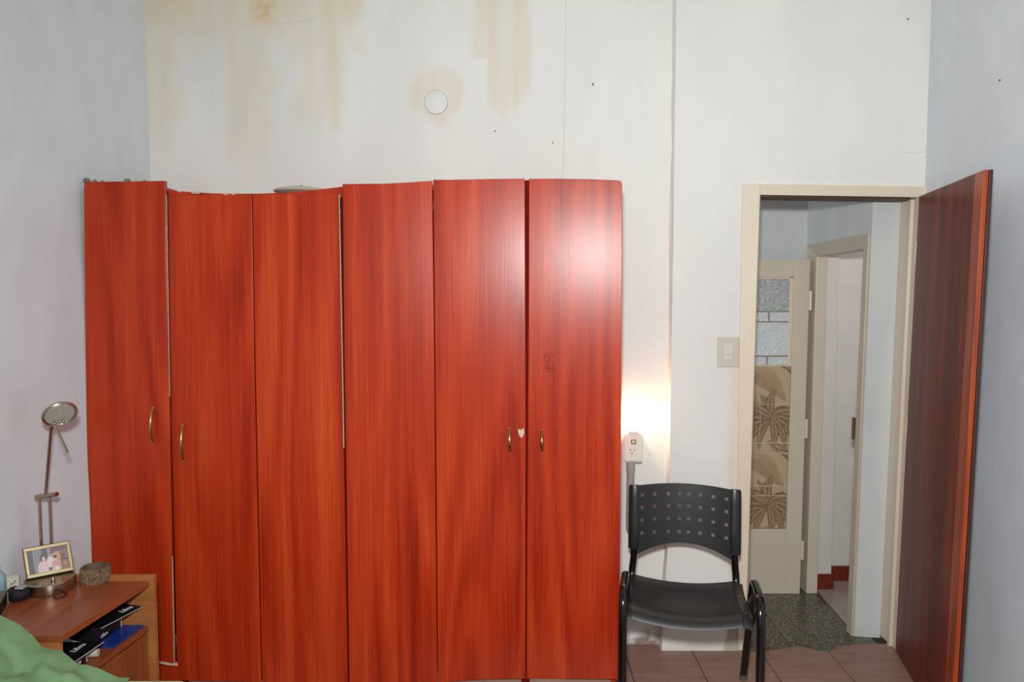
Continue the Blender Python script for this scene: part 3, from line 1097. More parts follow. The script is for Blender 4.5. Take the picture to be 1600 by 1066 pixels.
for y in (632.5, 692.8, 708.8, 760.3, 775.3):
    d2board(GX0, GR, y - 0.8, y + 0.8, 0.006, 'pane_joint', M['came'], off=0.010, bev=0)
for y0, y1, xs in rows:
    for x in xs[1:-1]:
        d2board(x - 0.6, x + 0.6, y0, y1, 0.006, 'pane_joint', M['came'], off=0.0105, bev=0)
for py in (470, 670, 860):
    m = MB()
    c = Q(skew(HX + 2.2, py), py, 0.0)
    m.tube([c - Vector((0, 0, 0.05)), c + Vector((0, 0, 0.05))], 0.008, 8)
    m.build('hinge', M['cream2'], door_2, smooth=40)

# ------------------------------------------------------------------ wardrobe
DF = 2.86
ward = thing('wardrobe', 'wide red laminate wardrobe with six tall doors along the back wall', 'wardrobe',
             (-0.6, DF + 0.25, 0))
TD = 0.018
def door_board(poly, dl_, dr_, name='door', mat='red', parent=ward, bev=0.0018, th=TD):
    xa = min(p[0] for p in poly); xb = max(p[0] for p in poly)
    m = MB()
    m.prism([P(x, y, dl_ + (dr_ - dl_) * (x - xa) / (xb - xa)) for x, y in poly], (0, th, 0))
    return m.build(name, M[mat], parent, bevel=bev)
w1 = door_board([(143, 1035), (272, 1037), (269, 900), (265, 660), (260, 400), (258, 282.5), (200, 283.5), (131, 284), (131.5, 400), (135, 660), (140, 880)], DF, DF)
w2 = door_board([(277, 1063.5), (408, 1066.5), (402, 800), (397, 560), (393.2, 305), (330, 305), (262.3, 305.5), (266, 560), (271, 800)], DF + 0.002, DF + 0.002)
w3 = door_board([(410, 1067), (543.5, 1067), (539, 800), (534.5, 560), (529.5, 302), (470, 303), (394.8, 304), (398.8, 560), (404, 800)], DF + 0.004, DF + 0.006)
w4 = door_board([(546, 1067), (683, 1067), (680.5, 800), (678.5, 560), (675.2, 282.5), (640, 285), (600, 287), (535.3, 287.5), (538.5, 560), (542, 800)], DF - 0.002, DF - 0.002)
w5 = door_board([(684.5, 1067), (760, 1062), (821, 1061), (821, 800), (821, 560), (820, 279), (760, 279.8), (700, 281), (676.8, 280.6), (679.8, 560), (682, 800)], DF + 0.009, DF - 0.009)
w6 = door_board([(822.5, 1061), (966.2, 1062), (968.5, 900), (971, 600), (972, 400), (972.2, 288), (970.5, 283.5), (966, 281.8), (920, 280), (870, 279.3), (826.5, 279.2), (825.8, 560), (824, 800)], DF + 0.022, DF - 0.017)
# worn light edge banding on door one, lit edge of door three drawn pale
m = MB(); m.tube([P(260.2, 304, DF + 0.0), P(262, 420, DF + 0.0), P(265.2, 620, DF + 0.0)], 0.0013, 5)
m.build('edge_band', M['chip'], w1, label='lit edge drawn as a pale strip')
m = MB(); m.tube([P(269.5, 870, DF), P(272.5, 1034, DF)], 0.0016, 5)
m.build('edge_band', M['chip'], w1, label='lit edge drawn as a pale strip')
m = MB(); m.tube([P(530.2, 304, DF + 0.004), P(532.3, 420, DF + 0.004), P(535.0, 560, DF + 0.005), P(537.3, 700, DF + 0.005)], 0.0018, 5)
m.build('edge_band', M['chip'], w3, label='lit edge drawn as a pale strip')
# crumbling bottom of the first door
m = MB()
m.prism([P(248, 1034, DF - 0.002), P(258, 1035, DF - 0.002), P(265, 1037, DF - 0.002), P(278, 1038, DF - 0.002), P(277, 1041, DF - 0.002), P(265, 1040, DF - 0.002), P(248, 1037, DF - 0.002)], (0, 0.016, 0))
m.build('chipped_edge', M['chip'], w1, label='bare chipboard edge')
# carcass
yb = DW - 0.012
XLW = P(133, 500, DF).x; XRW = P(966, 900, DF).x
ztop2 = P(465, 303, DF + 0.02).z
zt6 = P(900, 284, DF + 0.02).z
m = MB()
xa, xb, zz = XLW + 0.012, xl_wall(yb) + 0.010, P(180, 290, DF).z
m.hexa([(xa, DF + 0.022, 0), (xa + .018, DF + 0.022, 0), (xb + .018, yb, 0), (xb, yb, 0), (xa, DF + 0.022, zz), (xa + .018, DF + 0.022, zz), (xb + .018, yb, zz), (xb, yb, zz)])
m.build('side_panel', M['red'], ward, bevel=0.001)
m = MB(); m.box(XRW - 0.022, XRW - 0.004, DF + 0.022, yb, 0.0, zt6 - 0.012); m.build('side_panel', M['red'], ward, bevel=0.001)
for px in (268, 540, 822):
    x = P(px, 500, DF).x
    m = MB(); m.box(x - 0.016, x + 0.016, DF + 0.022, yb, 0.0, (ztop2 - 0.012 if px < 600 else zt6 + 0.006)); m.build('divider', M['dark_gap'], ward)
m = MB()
top_curve = [(262.5, 297), (290, 299.5), (330, 302), (370, 302.8), (410, 302.5), (450, 300.5), (490, 297), (520, 293.5), (536, 291.5)]
dt = DF + 0.019
front = [P(x, y, dt) for x, y in top_curve]
low = [P(x, 309, dt) for x, y in reversed(top_curve)]
m.prism(front + low, (0, yb - dt, 0))
m.build('top_board', M['red'], ward, bevel=0.001, label='sagging bowed top board')
m = MB(); m.box(xl_wall(yb) + 0.02, P(262, 500, DF).x, DF + 0.024, yb, P(180, 300, DF).z, P(180, 292, DF).z); m.build('top_board', M['red'], ward)
m = MB(); m.box(P(536, 500, DF).x, XRW - 0.02, DF + 0.024, yb, zt6 - 0.030, zt6 - 0.012); m.build('top_board', M['red'], ward)
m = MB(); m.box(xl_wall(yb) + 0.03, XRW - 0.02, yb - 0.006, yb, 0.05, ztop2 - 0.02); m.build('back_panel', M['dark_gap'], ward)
# plinth: red board at the left, tiled step under the other doors
zpl = P(400, 1063, DF).z
m = MB(); m.box(XLW + 0.01, P(277, 1050, DF).x, DF + 0.004, DF + 0.022, 0, P(260, 1041, DF).z); m.build('plinth', M['red'], ward, bevel=0.001)
m = MB(); m.box(P(277, 1050, DF).x, XRW - 0.004, DF + 0.026, yb, 0.0, P(900, 1059, DF).z); m.build('plinth', M['tile'], ward, bevel=0.002, label='reddish tiled step')
# crumbs of plaster and chips along the tops
for (px, py, s) in [(136, 282, 6), (148, 283, 4), (200, 282.5, 5), (197, 281, 3), (160, 283, 2), (226, 283, 2.5)]:
    m = MB()
    c = P(px, py, DF + 0.008)
    k = s / 1200 * DF
    m.lathe([(k * .9, -k * .5), (k, 0), (k * .5, k * .55)], c, n=7, wob=lambda q, j: 0.8 + 0.4 * random.random())
    m.build('crumb', M['chip_dark'], ward)
for (px, py, w_, h_) in [(305, 300.8, 14, 2.2), (352, 303, 8, 2.0), (364, 303, 6, 2.5), (280, 299, 6, 1.5)]:
    m = MB()
    m.prism([P(px - w_ / 2, py, dt - .001), P(px + w_ / 2, py + .4, dt - .001), P(px + w_ / 2 - 1, py + h_, dt - .001), P(px - w_ / 2 + 2, py + h_ * .7, dt - .001)], (0, 0.006, 0))
    m.build('chip', M['chip'], ward)
# bow handles
def bow(par, px0, py0, px1, py1, d, out=0.024, r=0.0048):
    a, b = P(px0, py0, d), P(px1, py1, d)
    path = []
    for i in range(17):
        t = i / 16
        q = a + (b - a) * t
        q.y -= out * math.sin(PI * t) ** 0.75
        path.append(q)
    rs = [r * (0.75 + 0.35 * math.sin(PI * i / 16)) for i in range(17)]
    m = MB()
    m.tube(path, rs, 8)
    h = m.build('handle', M['brass'], par, smooth=50, label='brass bow handle')
    for q in (a, b):
        m = MB()
        m.tube([q + Vector((0, 0.001, 0)), q - Vector((0, 0.004, 0))], [0.0065, 0.0055], 10)
        m.build('handle_foot', M['brass'], par, smooth=40)
bow(w1, 239.5, 637, 239.5, 692, DF)
bow(w2, 286.5, 664, 287.5, 720, DF)
bow(w5, 796, 670, 796.5, 707, DF - 0.006, r=0.0062)
bow(w6, 846, 673, 846.5, 706, DF + 0.0155, r=0.0062)
# chip in door five beside its handle
m = MB()
m.prism([P(809, 670, DF - 0.0095), P(813, 672, DF - .0095), P(818.5, 669, DF - .0095), P(819, 677, DF - .0095), P(815.5, 685, DF - .0095), P(811, 680, DF - .0095)], (0, 0.003, 0))
m.build('chip', M['chip'], w5, label='pale chip in the laminate')
# dried sticker residue on door six
m = MB()
def d6(px, py):
    return P(px, py, DF + 0.022 - 0.039 * (px - 822.5) / 149.7 - 0.0004)
for pts in ([(849, 560), (851, 555), (856, 552), (862, 553), (865, 558)], [(851, 560), (853, 557), (857, 558), (859, 562), (855, 566), (852, 563)],
            [(851, 570), (853, 575), (856, 580), (861, 581), (864, 576), (865, 570)], [(854, 574), (857, 577), (861, 576), (863, 572)], [(856, 568), (857, 573), (859, 576)]):
    m.tube([d6(a, b) for a, b in pts], 0.0016, 6)
m.build('sticker_residue', M['smear'], w6, smooth=60, label='dried dark red smear')

# pale lid lying on the wardrobe
lz = P(470, 296, 3.05).z
zsupport = ztop2
c = P(471, 300, 3.03)
lid = thing('lid', 'pale round domed lid lying on top of the wardrobe', 'lid', (c.x, 3.03, ztop2 + 0.0))
zl0 = P(471, 299.5, 3.03).z - 0.006
m = MB()
m.lathe([(0.070, -0.012), (0.104, 0.002), (0.106, 0.006), (0.095, 0.012), (0.06, 0.0195), (0.02, 0.0225), (0.004, 0.0228)], (c.x, 3.03, zl0 + 0.001), n=40)
m.build('dome', M['lidmat'], lid, smooth=35)
m = MB(); m.lathe([(0.003, 0), (0.0035, 0.004), (0.002, 0.008)], (c.x, 3.03, zl0 + 0.0235), n=10)
m.build('knob', M['nail'], lid, smooth=40)

# round cover on the wall
c = P(681.5, 160, DW)
rc = 18.0 / 1200 * DW
cover = thing('wall_cover', 'round white painted cover plate set in the stained wall above the wardrobe', 'cover', (c.x, DW, c.z))
rot = Matrix.Rotation(PI / 2, 3, 'X')
m = MB(); m.lathe([(rc - 0.0015, 0.0), (rc - 0.0015, 0.004), (rc - 0.004, 0.0055), (0.004, 0.006)], c, n=48, mat=rot)
m.build('disc', M['cover'], cover, smooth=40)
m = MB(); m.lathe([(rc - .002, 0.0), (rc + 0.0008, 0.0), (rc + 0.0008, 0.0014), (rc - .002, 0.0014)], c, n=48, mat=rot)
m.build('rim_seam', M['gapdark'], cover)

# ------------------------------------------------------------------ light switch
c = P(1138, 549.5, DR)
sw = thing('light_switch', 'beige rectangular light switch on the wall beside the doorway', 'switch', tuple(c))
def wplate(px0, px1, py0, py1, d, th, name, mat, par, bev=0.002):
    a, b = P(px0, py1, d), P(px1, py0, d)
    m = MB(); m.box(a.x, b.x, d - th, d, a.z, b.z)
    return m.build(name, mat, par, bevel=bev)
wplate(1120, 1154, 526.5, 573, DR + 0.002, 0.012, 'plate', M['beige'], sw, 0.003)
wplate(1128, 1146, 535.5, 564, DR - 0.010, 0.0025, 'insert', M['beige'], sw, 0.0008)
rk = wplate(1129.2, 1144.8, 537, 554, DR - 0.0125, 0.004, 'rocker', M['beige2'], sw, 0.0015)
wplate(1129.2, 1144.8, 555, 562.5, DR - 0.0125, 0.0015, 'blank', M['beige2'], sw, 0.0008)
for x in (1129.2, 1143.0):
    wplate(x, x + 1.8, 546, 549, DR - 0.0165, 0.001, 'mark', M['white'], rk, 0)

# ------------------------------------------------------------------ wall socket with night light and conduit
c = P(989, 698, DW)
sk = thing('wall_socket', 'white surface-mounted wall socket between the wardrobe and the chair', 'socket', tuple(c))
BD = DW - 0.038
wplate(976, 1003, 678, 720, BD + 0.034, 0.034, 'box', M['white'], sk, 0.003)
wplate(975.5, 1003.5, 677, 720.5, BD, 0.006, 'plate', M['white'], sk, 0.003)
FD = BD - 0.006
wplate(980.5, 997.5, 678, 711, FD, 0.002, 'insert', M['white'], sk, 0.0006)
ind = wplate(986, 994, 687, 694, FD - 0.002, 0.002, 'indicator', M['indicator'], sk, 0.0005)
wplate(987.5, 992.5, 688.5, 692.5, FD - 0.004, 0.0012, 'lens', M['indic_lens'], ind, 0)
def slotline(p0, p1):
    m = MB()
    m.tube([P(p0[0], p0[1], FD - 0.002), P(p1[0], p1[1], FD - 0.002)], 0.0016, 6)
    m.build('slot', M['slot'], sk)
slotline((983.8, 704.3), (985.8, 702)); slotline((990.6, 702.2), (992.0, 704.4)); slotline((987.6, 706.3), (987.7, 709.3))
m = MB()
a = P(993, 722, DW); b = P(1001, 719.5, DW)
m.box(a.x, b.x, DW - 0.03, DW - 0.004, a.z, b.z + 0.001)
m.build('knockout', M['conduit'], sk)

c = P(990, 676, DW - 0.03)
nl = thing('night_light', 'small glowing night light plugged into the top of the white wall socket', 'night light', tuple(c))
a, b = P(983, 677, FD), P(998, 668, FD)
m = MB(); m.box(a.x, b.x, FD - 0.004, DW - 0.010, P(0, 677.2, FD).z, P(0, 673.5, FD).z)
m.build('body', M['white'], nl, bevel=0.002)
m = MB()
zc = P(0, 673.5, FD).z
m.lathe([(0.013, 0.0), (0.014, 0.010), (0.010, 0.020), (0.002, 0.024)], ((a.x + b.x) / 2, DW - 0.026, zc), n=20)
m.build('lens', M['glow'], nl, smooth=50)
lamp('night_light_bulb', 'POINT', ((a.x + b.x) / 2 + 0.002, DW - 0.046, zc + 0.055), 1.5, (1.0, 0.70, 0.40), shadow_soft_size=0.012)

pc = [P(985.5, 719, DW - 0.022), P(985.5, 735, DW - 0.022), P(985, 760, DW - 0.022), P(984.5, 800, DW - 0.022), P(984.2, 818, DW - 0.020), P(984.2, 826, DW - 0.008), P(984.2, 829, DW + 0.004)]
cd = thing('conduit', 'grey conduit pipe running down from the white wall socket', 'pipe', tuple(pc[4]))
m = MB(); m.tube(pc, 0.0175, 16); m.build('pipe', M['conduit'], cd, smooth=50)
m = MB(); m.tube([P(985.5, 720.5, DW - 0.022), P(985.5, 737, DW - 0.022)], 0.0200, 16); m.build('coupling', M['conduit'], cd, smooth=50)

# ------------------------------------------------------------------ black plastic chair
chair = thing('chair', 'black plastic chair with perforated back and tubular legs beside the wardrobe', 'chair', (0.652, 2.83, 0.0), math.radians(-11.0))
# backrest with real holes
HXc = [-0.166, -0.117, -0.0615, -0.018, 0.018, 0.064, 0.1136, 0.164]
HZc = [0.041, 0.090, 0.141, 0.193]
hw = 0.0066
BW = 0.186
xs = sorted([-BW, BW] + [x + s * hw for x in HXc for s in (-1, 1)] + [-0.142, -0.09, -0.04, 0.0, 0.04, 0.09, 0.139])
def ztb(x):
    return 0.783 + 0.010 * (1 - (x / BW) ** 2)
def zbb(x):
    return 0.508 + 0.048 * (1 - (x / BW) ** 2)
lev = [0.0, 0.015] + sorted([z + s * hw for z in HZc for s in (-1, 1)])
def back_pt(x, j):
    if j < len(lev):
        z = ztb(x) - lev[j]
    elif j == len(lev):
        z = (ztb(x) - lev[-1]) * 0.5 + zbb(x) * 0.5
    else:
        z = zbb(x)
    y = 0.185 + 0.030 * (1 - (x / BW) ** 2) + (z - 0.55) * 0.10
    return (x, y, z)
m = MB()
nx = len(xs) - 1
nz_ = len(lev) + 1
def in_hole(i, j):
    if j + 1 >= len(lev):
        return False
    xm = (xs[i] + xs[i + 1]) / 2
    zm = (lev[j] + lev[j + 1]) / 2
    return any(abs(xm - a) < hw * .9 for a in HXc) and any(abs(zm - b) < hw * .9 for b in HZc)
m.grid(lambda u, v: back_pt(xs[round(u * nx)], round(v * nz_)), nx, nz_, skip=in_hole)
br = m.build('backrest', M['black_plastic'], chair, local=True, smooth=30, solid=0.005, offs=0)
def up_pt(s, z):
    return Vector((s * 0.197, 0.192 + (z - 0.55) * 0.10, z))
for s in (-1, 1):
    m = MB()
    zz = [0.528, 0.532, 0.63, 0.73, 0.776, 0.784]
    rr = [0.021, 0.0235, 0.0235, 0.0235, 0.023, 0.019]
    m.tube([up_pt(s, z) for z in zz], rr, 16, flat=0.55, side=(1, 0, 0))
    m.build('sleeve', M['black_plastic'], br, local=True, smooth=50)
# seat
def seat_prof(y):
    return interp(y, [(-0.222, 0.414), (-0.214, 0.428), (-0.200, 0.439), (-0.17, 0.443), (-0.10, 0.436), (0.0, 0.422), (0.08, 0.417), (0.13, 0.421), (0.165, 0.430)])
SX = [-0.226, -0.220, -0.192, -0.188] + sorted([x + s * 0.005 for x in (-0.16, -0.114, -0.068, -0.023, 0.023, 0.068, 0.114, 0.16) for s in (-1, 1)]) + [0.0, 0.188, 0.192, 0.220, 0.226]
SX = sorted(SX)
SY = [-0.222, -0.214, -0.205, -0.195, -0.17, -0.14, -0.10, -0.06, -0.02, 0.02, 0.06, 0.095, 0.116, 0.126, 0.145, 0.165]
def seat_pt(x, y):
    k = 1 - min(1.0, (x / 0.19) ** 2)
    z = seat_prof(y) - 0.020 * k
    yy = y
    if y > 0.14:
        yy = y + 0.0
    if y < -0.19:
        yy = y - 0.010 * k
    if abs(x) > 0.2:
        z -= 0.004 + (abs(x) - 0.2) * 0.25
    return (x, yy, z)
m = MB()
nx2, ny2 = len(SX) - 1, len(SY) - 1
def sh(i, j):
    if SY[j] < 0.115 or SY[j + 1] > 0.127:
        return False
    xm = (SX[i] + SX[i + 1]) / 2
    return any(abs(xm - a) < 0.0045 for a in (-0.16, -0.114, -0.068, -0.023, 0.023, 0.068, 0.114, 0.16))
m.grid(lambda u, v: seat_pt(SX[round(u * nx2)], SY[round(v * ny2)]), nx2, ny2, skip=sh)
seat = m.build('seat', M['black_plastic'], chair, local=True, smooth=30, solid=0.007)
for s in (-1, 1):
    m = MB()
    m.tube([Vector(seat_pt(s * 0.191, y)) + Vector((0, 0, 0.0006)) for y in SY], 0.0012, 5)
    m.build('seat_seam', M['black_card'], seat, local=True)
    for y in (0.06, -0.15):
        m = MB()
        q = Vector(seat_pt(s * 0.207, y))
        m.lathe([(0.006, -0.002), (0.006, 0.0015), (0.002, 0.002)], q, n=10)
        m.build('screw', M['brass'], seat, local=True)
# uprights that bend forward under the seat
def arc(c, r, a0, a1, n, x):
    return [Vector((x, c[0] + r * math.cos(a0 + (a1 - a0) * i / n), c[1] + r * math.sin(a0 + (a1 - a0) * i / n))) for i in range(n + 1)]
for s in (-1, 1):
    x = s * 0.197
    path = [up_pt(s, 0.68), up_pt(s, 0.56), Vector((x, 0.190, 0.515)), Vector((x * 1.01, 0.195, 0.48)), Vector((x * 1.03, 0.200, 0.45)),
            Vector((x * 1.04, 0.196, 0.420)), Vector((x * 1.04, 0.178, 0.398)), Vector((x * 1.04, 0.14, 0.390)), Vector((x * 1.04, -0.12, 0.392))]
    m = MB(); m.tube(path, 0.0135, 12, flat=0.8, side=(1, 0, 0)); m.build('upright', M['black_metal'], chair, local=True, smooth=50)
# side frames: front leg, top bend and rear leg
def legs(s):
    x = 0.248 if s > 0 else -0.221
    xr = 0.244 if s > 0 else -0.250
    fr = [Vector((x, -0.245, 0.010)), Vector((x, -0.235, 0.25)), Vector((x, -0.228, 0.42))]
    fr += [Vector((x, -0.224 + 0.015 * (1 - math.cos(a)) + 0.045 * (1 - math.cos(a)), 0.432 + 0.072 * math.sin(a))) for a in [PI / 2 * i / 6 for i in range(1, 7)]]
    fr += [Vector((x, -0.13, 0.505)), Vector((x, -0.08, 0.505))]
    rr = [Vector((x, -0.08, 0.505)), Vector((x, -0.04, 0.502))]
    rr += [Vector((x, -0.04 + 0.06 * math.sin(a), 0.442 + 0.06 * math.cos(a))) for a in [PI / 2 * i / 6 for i in range(1, 6)]]
    rr += [Vector((x, 0.03, 0.43)), Vector(((x + xr) / 2, 0.13, 0.22)), Vector((xr, 0.235, 0.012))]
    m = MB(); m.tube(fr, 0.0150, 14, flat=0.75, side=(1, 0, 0)); m.build('leg', M['black_metal'], chair, local=True, smooth=50)
    m = MB(); m.tube(rr, 0.0150, 14, flat=0.75, side=(1, 0, 0)); lg2 = m.build('leg', M['black_metal'], chair, local=True, smooth=50)
    for q, t in ((fr[0], fr[1]), (rr[-1], rr[-2])):
        dd = (t - q).normalized()
        m = MB(); m.tube([q - Vector((0, 0, 0.010)), q + dd * 0.018], [0.0165, 0.0165], 14, flat=0.8, side=(1, 0, 0))
        m.build('foot_cap', M['grey_cap'], chair, local=True, smooth=50)
    for y in (-0.16, 0.0):
        m = MB(); m.tube([Vector((s * 0.196, y, 0.392)), Vector((s * 0.225, y, 0.395)), Vector((x * 0.995, y, 0.45)), Vector((x, y, 0.500))], 0.008, 8)
        m.build('bracket', M['black_metal'], chair, local=True, smooth=50)
legs(-1); legs(1)
m = MB(); m.tube([(-0.2, 0.05, 0.388), (0.2, 0.05, 0.388)], 0.010, 10); m.build('crossbar', M['black_metal'], chair, local=True, smooth=50)

# ------------------------------------------------------------------ nightstand
NZ0 = 0.60
nf = Pz(233, 908, NZ0)     # far front corner of the top
nn = Pz(96, 994, NZ0)      # near front corner
bfar = Vector((xl_wall(nf.y) + 0.012, nf.y, 0)); bnear = Vector((xl_wall(nn.y) + 0.012, nn.y, 0))
def N(u, v, z):            # u 0 near .. 1 far ; v 0 back .. 1 front
    a = bnear + (Vector((nn.x, nn.y, 0)) - bnear) * v
    b = bfar + (Vector((nf.x, nf.y, 0)) - bfar) * v
    p = a + (b - a) * u
    return Vector((p.x, p.y, z))
ns = thing('nightstand', 'brown wooden nightstand with open shelf and drawer against the left wall', 'nightstand', tuple(N(.5, .5, 0)))
def nboard(u0, u1, v0, v1, z0, z1, name, mat, par=None, bev=0.002, label=None):
    m = MB()
    m.hexa([N(u0, v0, z0), N(u0, v1, z0), N(u1, v1, z0), N(u1, v0, z0), N(u0, v0, z1), N(u0, v1, z1), N(u1, v1, z1), N(u1, v0, z1)])
    return m.build(name, mat, par or ns, bevel=bev, label=label)
SZ = 0.446
nboard(0.0, 1.0, 0.0, 1.0, NZ0 - 0.020, NZ0, 'top', M['nstop'])
np_ = nboard(0.004, 0.046, 0.01, 0.975, 0.0, NZ0 - 0.020, 'side_panel', M['nsside'])
nboard(1.0, 1.045, 0.0, 1.035, 0.0, NZ0 + 0.018, 'side_panel', M['nsside'], label='taller far side panel')
nboard(0.046, 1.0, 0.01, 0.985, SZ - 0.020, SZ, 'shelf', M['nstop'])
nboard(0.046, 1.0, 0.0, 0.03, 0.05, NZ0 - 0.02, 'back_panel', M['nsfront'])
dr1 = nboard(0.05, 0.985, 0.945, 0.985, 0.262, SZ - 0.026, 'drawer', M['nsfront'])
dr2 = nboard(0.05, 0.985, 0.945, 0.985, 0.05, 0.256, 'drawer', M['nsfront'])
nboard(0.046, 1.0, 0.02, 0.93, 0.03, 0.05, 'bottom', M['nsside'])
for dz, dr in ((0.335, dr1), (0.15, dr2)):
    m = MB()
    q = N(0.52, 0.985, dz)
    m.tube([q, q + Vector((0.012, 0, 0)), q + Vector((0.014, 0, 0)), q + Vector((0.026, 0, 0))], [0.005, 0.005, 0.012, 0.010], 12)
    m.build('knob', M['black_metal'], dr, smooth=50)
m = MB(); q = N(0.004, 0.62, NZ0 - 0.035)
m.tube([q, q - Vector((0, 0.0015, 0))], [0.006, 0.005], 10)
m.build('screw_cap', M['nstop'], np_)

# boxes and papers on the open shelf
def ntext(txt, size, origin, ux, uy, name, par, bold=0.0):
    vs, fs = text_mesh(txt, size, 0.25, bold)
    ux, uy = ux.normalized(), uy.normalized()
    m = MB()
    m.add([origin + ux * v.x + uy * v.y for v in vs], fs)
    return m.build(name, M['ink'], par, solid=0.0006, offs=0)
def nbox_thing(name, label, cat, u0, u1, v0, v1, z0, z1, mat):
    t = thing(name, label, cat, tuple(N((u0 + u1) / 2, (v0 + v1) / 2, z0)))
    return t
bA = nbox_thing('carton', 'small black carton with white writing at the near end of the nightstand shelf', 'box', 0.06, 0.36, .5, .95, SZ, SZ, None)
nboard(0.06, 0.37, 0.42, 0.90, SZ + 0.001, SZ + 0.046, 'body', M['black_card'], bA, 0.001)
m = MB()
m.hexa([N(0.055, 0.40, SZ + 0.047), N(0.055, 0.99, SZ + 0.052), N(0.44, 0.99, SZ + 0.052), N(0.44, 0.40, SZ + 0.047),
        N(0.055, 0.40, SZ + 0.0485), N(0.055, 0.99, SZ + 0.0535), N(0.44, 0.99, SZ + 0.0535), N(0.44, 0.40, SZ + 0.0485)])
lidA = m.build('flap', M['black_card'], bA)
ux = N(1, .9, 0) - N(0, .9, 0); uy = N(.2, 0, 0) - N(.2, 1, 0)
ntext('Libre', 0.026, N(0.33, 0.87, SZ + 0.0542), ux, uy, 'lettering', lidA, 0.0008)
ntext('Libre', 0.020, N(0.26, 0.904, SZ + 0.018), ux, Vector((0, 0, 1)), 'lettering', bA, 0.0004)
for k, (uu, vv) in enumerate(((0.10, 0.62), (0.15, 0.66), (0.21, 0.70))):
    m = MB()
    q = N(uu, vv, SZ + 0.0525)
    if k < 2:
        m.lathe([(0.010, 0), (0.010, 0.0008)], q, n=18, mat=Matrix(((0.6, 0.35, 0), (-0.35, 1.1, 0), (0, 0, 1))))
    else:
        m.tube([q + Vector((0.012 * math.cos(a), 0.014 * math.sin(a), 0.0)) for a in [-2.0 + i * 0.35 for i in range(11)]], 0.0016, 5)
    m.build('emblem', M['ink'], lidA)
m = MB(); m.tube([N(0.37, 0.905, SZ + 0.004), N(0.37, 0.905, SZ + 0.046)], 0.0012, 5); m.build('white_edge', M['ink'], bA)
m = MB(); m.tube([N(0.06, 0.992, SZ + 0.052), N(0.44, 0.992, SZ + 0.052)], 0.0011, 5); m.build('white_edge', M['ink'], lidA)

bB = nbox_thing('carton', 'larger black carton with raised flap and white writing deeper in the nightstand shelf', 'box', 0.5, 0.9, .3, .8, SZ, SZ, None)
nboard(0.60, 0.93, 0.22, 0.80, SZ + 0.0065, SZ + 0.064, 'body', M['black_card'], bB, 0.001)
pa, pb = N(0.57, 0.88, SZ + 0.070), N(0.975, 0.955, SZ + 0.070)
pd, pc_ = N(0.57, 0.30, SZ + 0.112), N(0.955, 0.30, SZ + 0.112)
upz = Vector((0, 0, 0.0015))
m = MB()
m.hexa([pa, pb, pc_, pd, pa + upz, pb + upz, pc_ + upz, pd + upz])
lidB = m.build('flap', M['black_card'], bB)
uxB = (pb - pa); uyB = (pc_ - pb)
tq = pa + (pb - pa) * 0.76 + (pd - pa) * 0.10
ntext('Libre', 0.023, tq + Vector((0, 0, 0.003)), uxB, uyB, 'lettering', lidB, 0.0006)
m = MB(); m.tube([pa + Vector((.001, 0, 0)), pb + Vector((.001, 0, 0))], 0.0010, 5); m.build('white_edge', M['ink'], lidB)
m = MB(); m.tube([N(0.93, 0.803, SZ + 0.008), N(0.93, 0.803, SZ + 0.064)], 0.0012, 5); m.build('white_edge', M['ink'], bB)
ntext('Libre', 0.016, N(0.72, 0.802, SZ + 0.022), ux, Vector((0, 0, 1)), 'lettering', bB, 0.0002)
bf = nbox_thing('folder', 'blue folder lying under the larger black carton on the shelf', 'folder', .5, .97, .3, .97, SZ, SZ, None)
nboard(0.60, 0.985, 0.15, 0.955, SZ + 0.0005, SZ + 0.006, 'cover', M['blue'], bf, 0.001)
pp = thing('crumpled_paper', 'crumpled white paper between the two black cartons on the shelf', 'paper', tuple(N(0.42, .55, SZ)))
m = MB()
def cp(u, v):
    p = N(0.455 + 0.10 * u, 0.50 + 0.33 * v, 0)
    z = SZ + 0.006 + 0.060 * math.sin(PI * min(1, u * 0.9 + 0.05)) * (1 - v * .6) + 0.006 * noise.noise(Vector((u * 6, v * 6, 2)))
    return (p.x, p.y, z)
m.grid(cp, 10, 12)
m.build('sheet', M['paper'], pp, solid=0.001, smooth=50)
rl = thing('roll', 'small grey rolled strip lying by the near black carton', 'roll', tuple(N(0.45, .90, SZ)))
m = MB(); q = N(0.455, 0.86, SZ + 0.013)
m.tube([q - Vector((0.06, 0.0, 0)), q, q + Vector((0.028, 0.004, 0))], [0.012, 0.012, 0.012], 14)
m.build('strip', M['beige'], rl, smooth=40)

# ------------------------------------------------------------------ desk lamp
LC = Pz(78, 912, NZ0 + 0.02); LC.z = NZ0
wl_x = xl_wall(LC.y)
LR = 36.5 / 1200 * LC.y
LC.x = max(LC.x, wl_x + LR + 0.008)
lampo = thing('desk_lamp', 'brushed nickel desk lamp with twin rods and tilted disc head on the nightstand', 'lamp', tuple(LC))
BH = 0.040
m = MB()
m.lathe([(LR * .98, 0.0), (LR, 0.003), (LR, BH - 0.004), (LR - 0.003, BH), (0.004, BH)], LC, n=48)
m.build('base', M['nickel'], lampo, smooth=35)
yr = LC.y + 0.055
r1a, r1b = P(66.5, 905, yr), P(61, 774, yr)
r2a, r2b = P(82.5, 905, yr), P(77, 774, yr)
for a, b in ((r1a, r1b), (r2a, r2b)):
    a = a + (b - a) * ((NZ0 + BH - 0.002 - a.z) / (b.z - a.z))
    m = MB(); m.tube([a, b], 0.0045, 10); m.build('rod', M['nickel'], lampo, smooth=50)
m = MB()
a, b = P(57, 776.5, yr), P(89, 772.5, yr)
m.tube([a, b], 0.0075, 12, flat=1.7, side=(0, 0, 1))
m.build('bracket', M['nickel'], lampo, smooth=40)
m = MB(); pa_, pb_ = P(71, 772, yr - 0.005), P(80, 663, yr - 0.02)
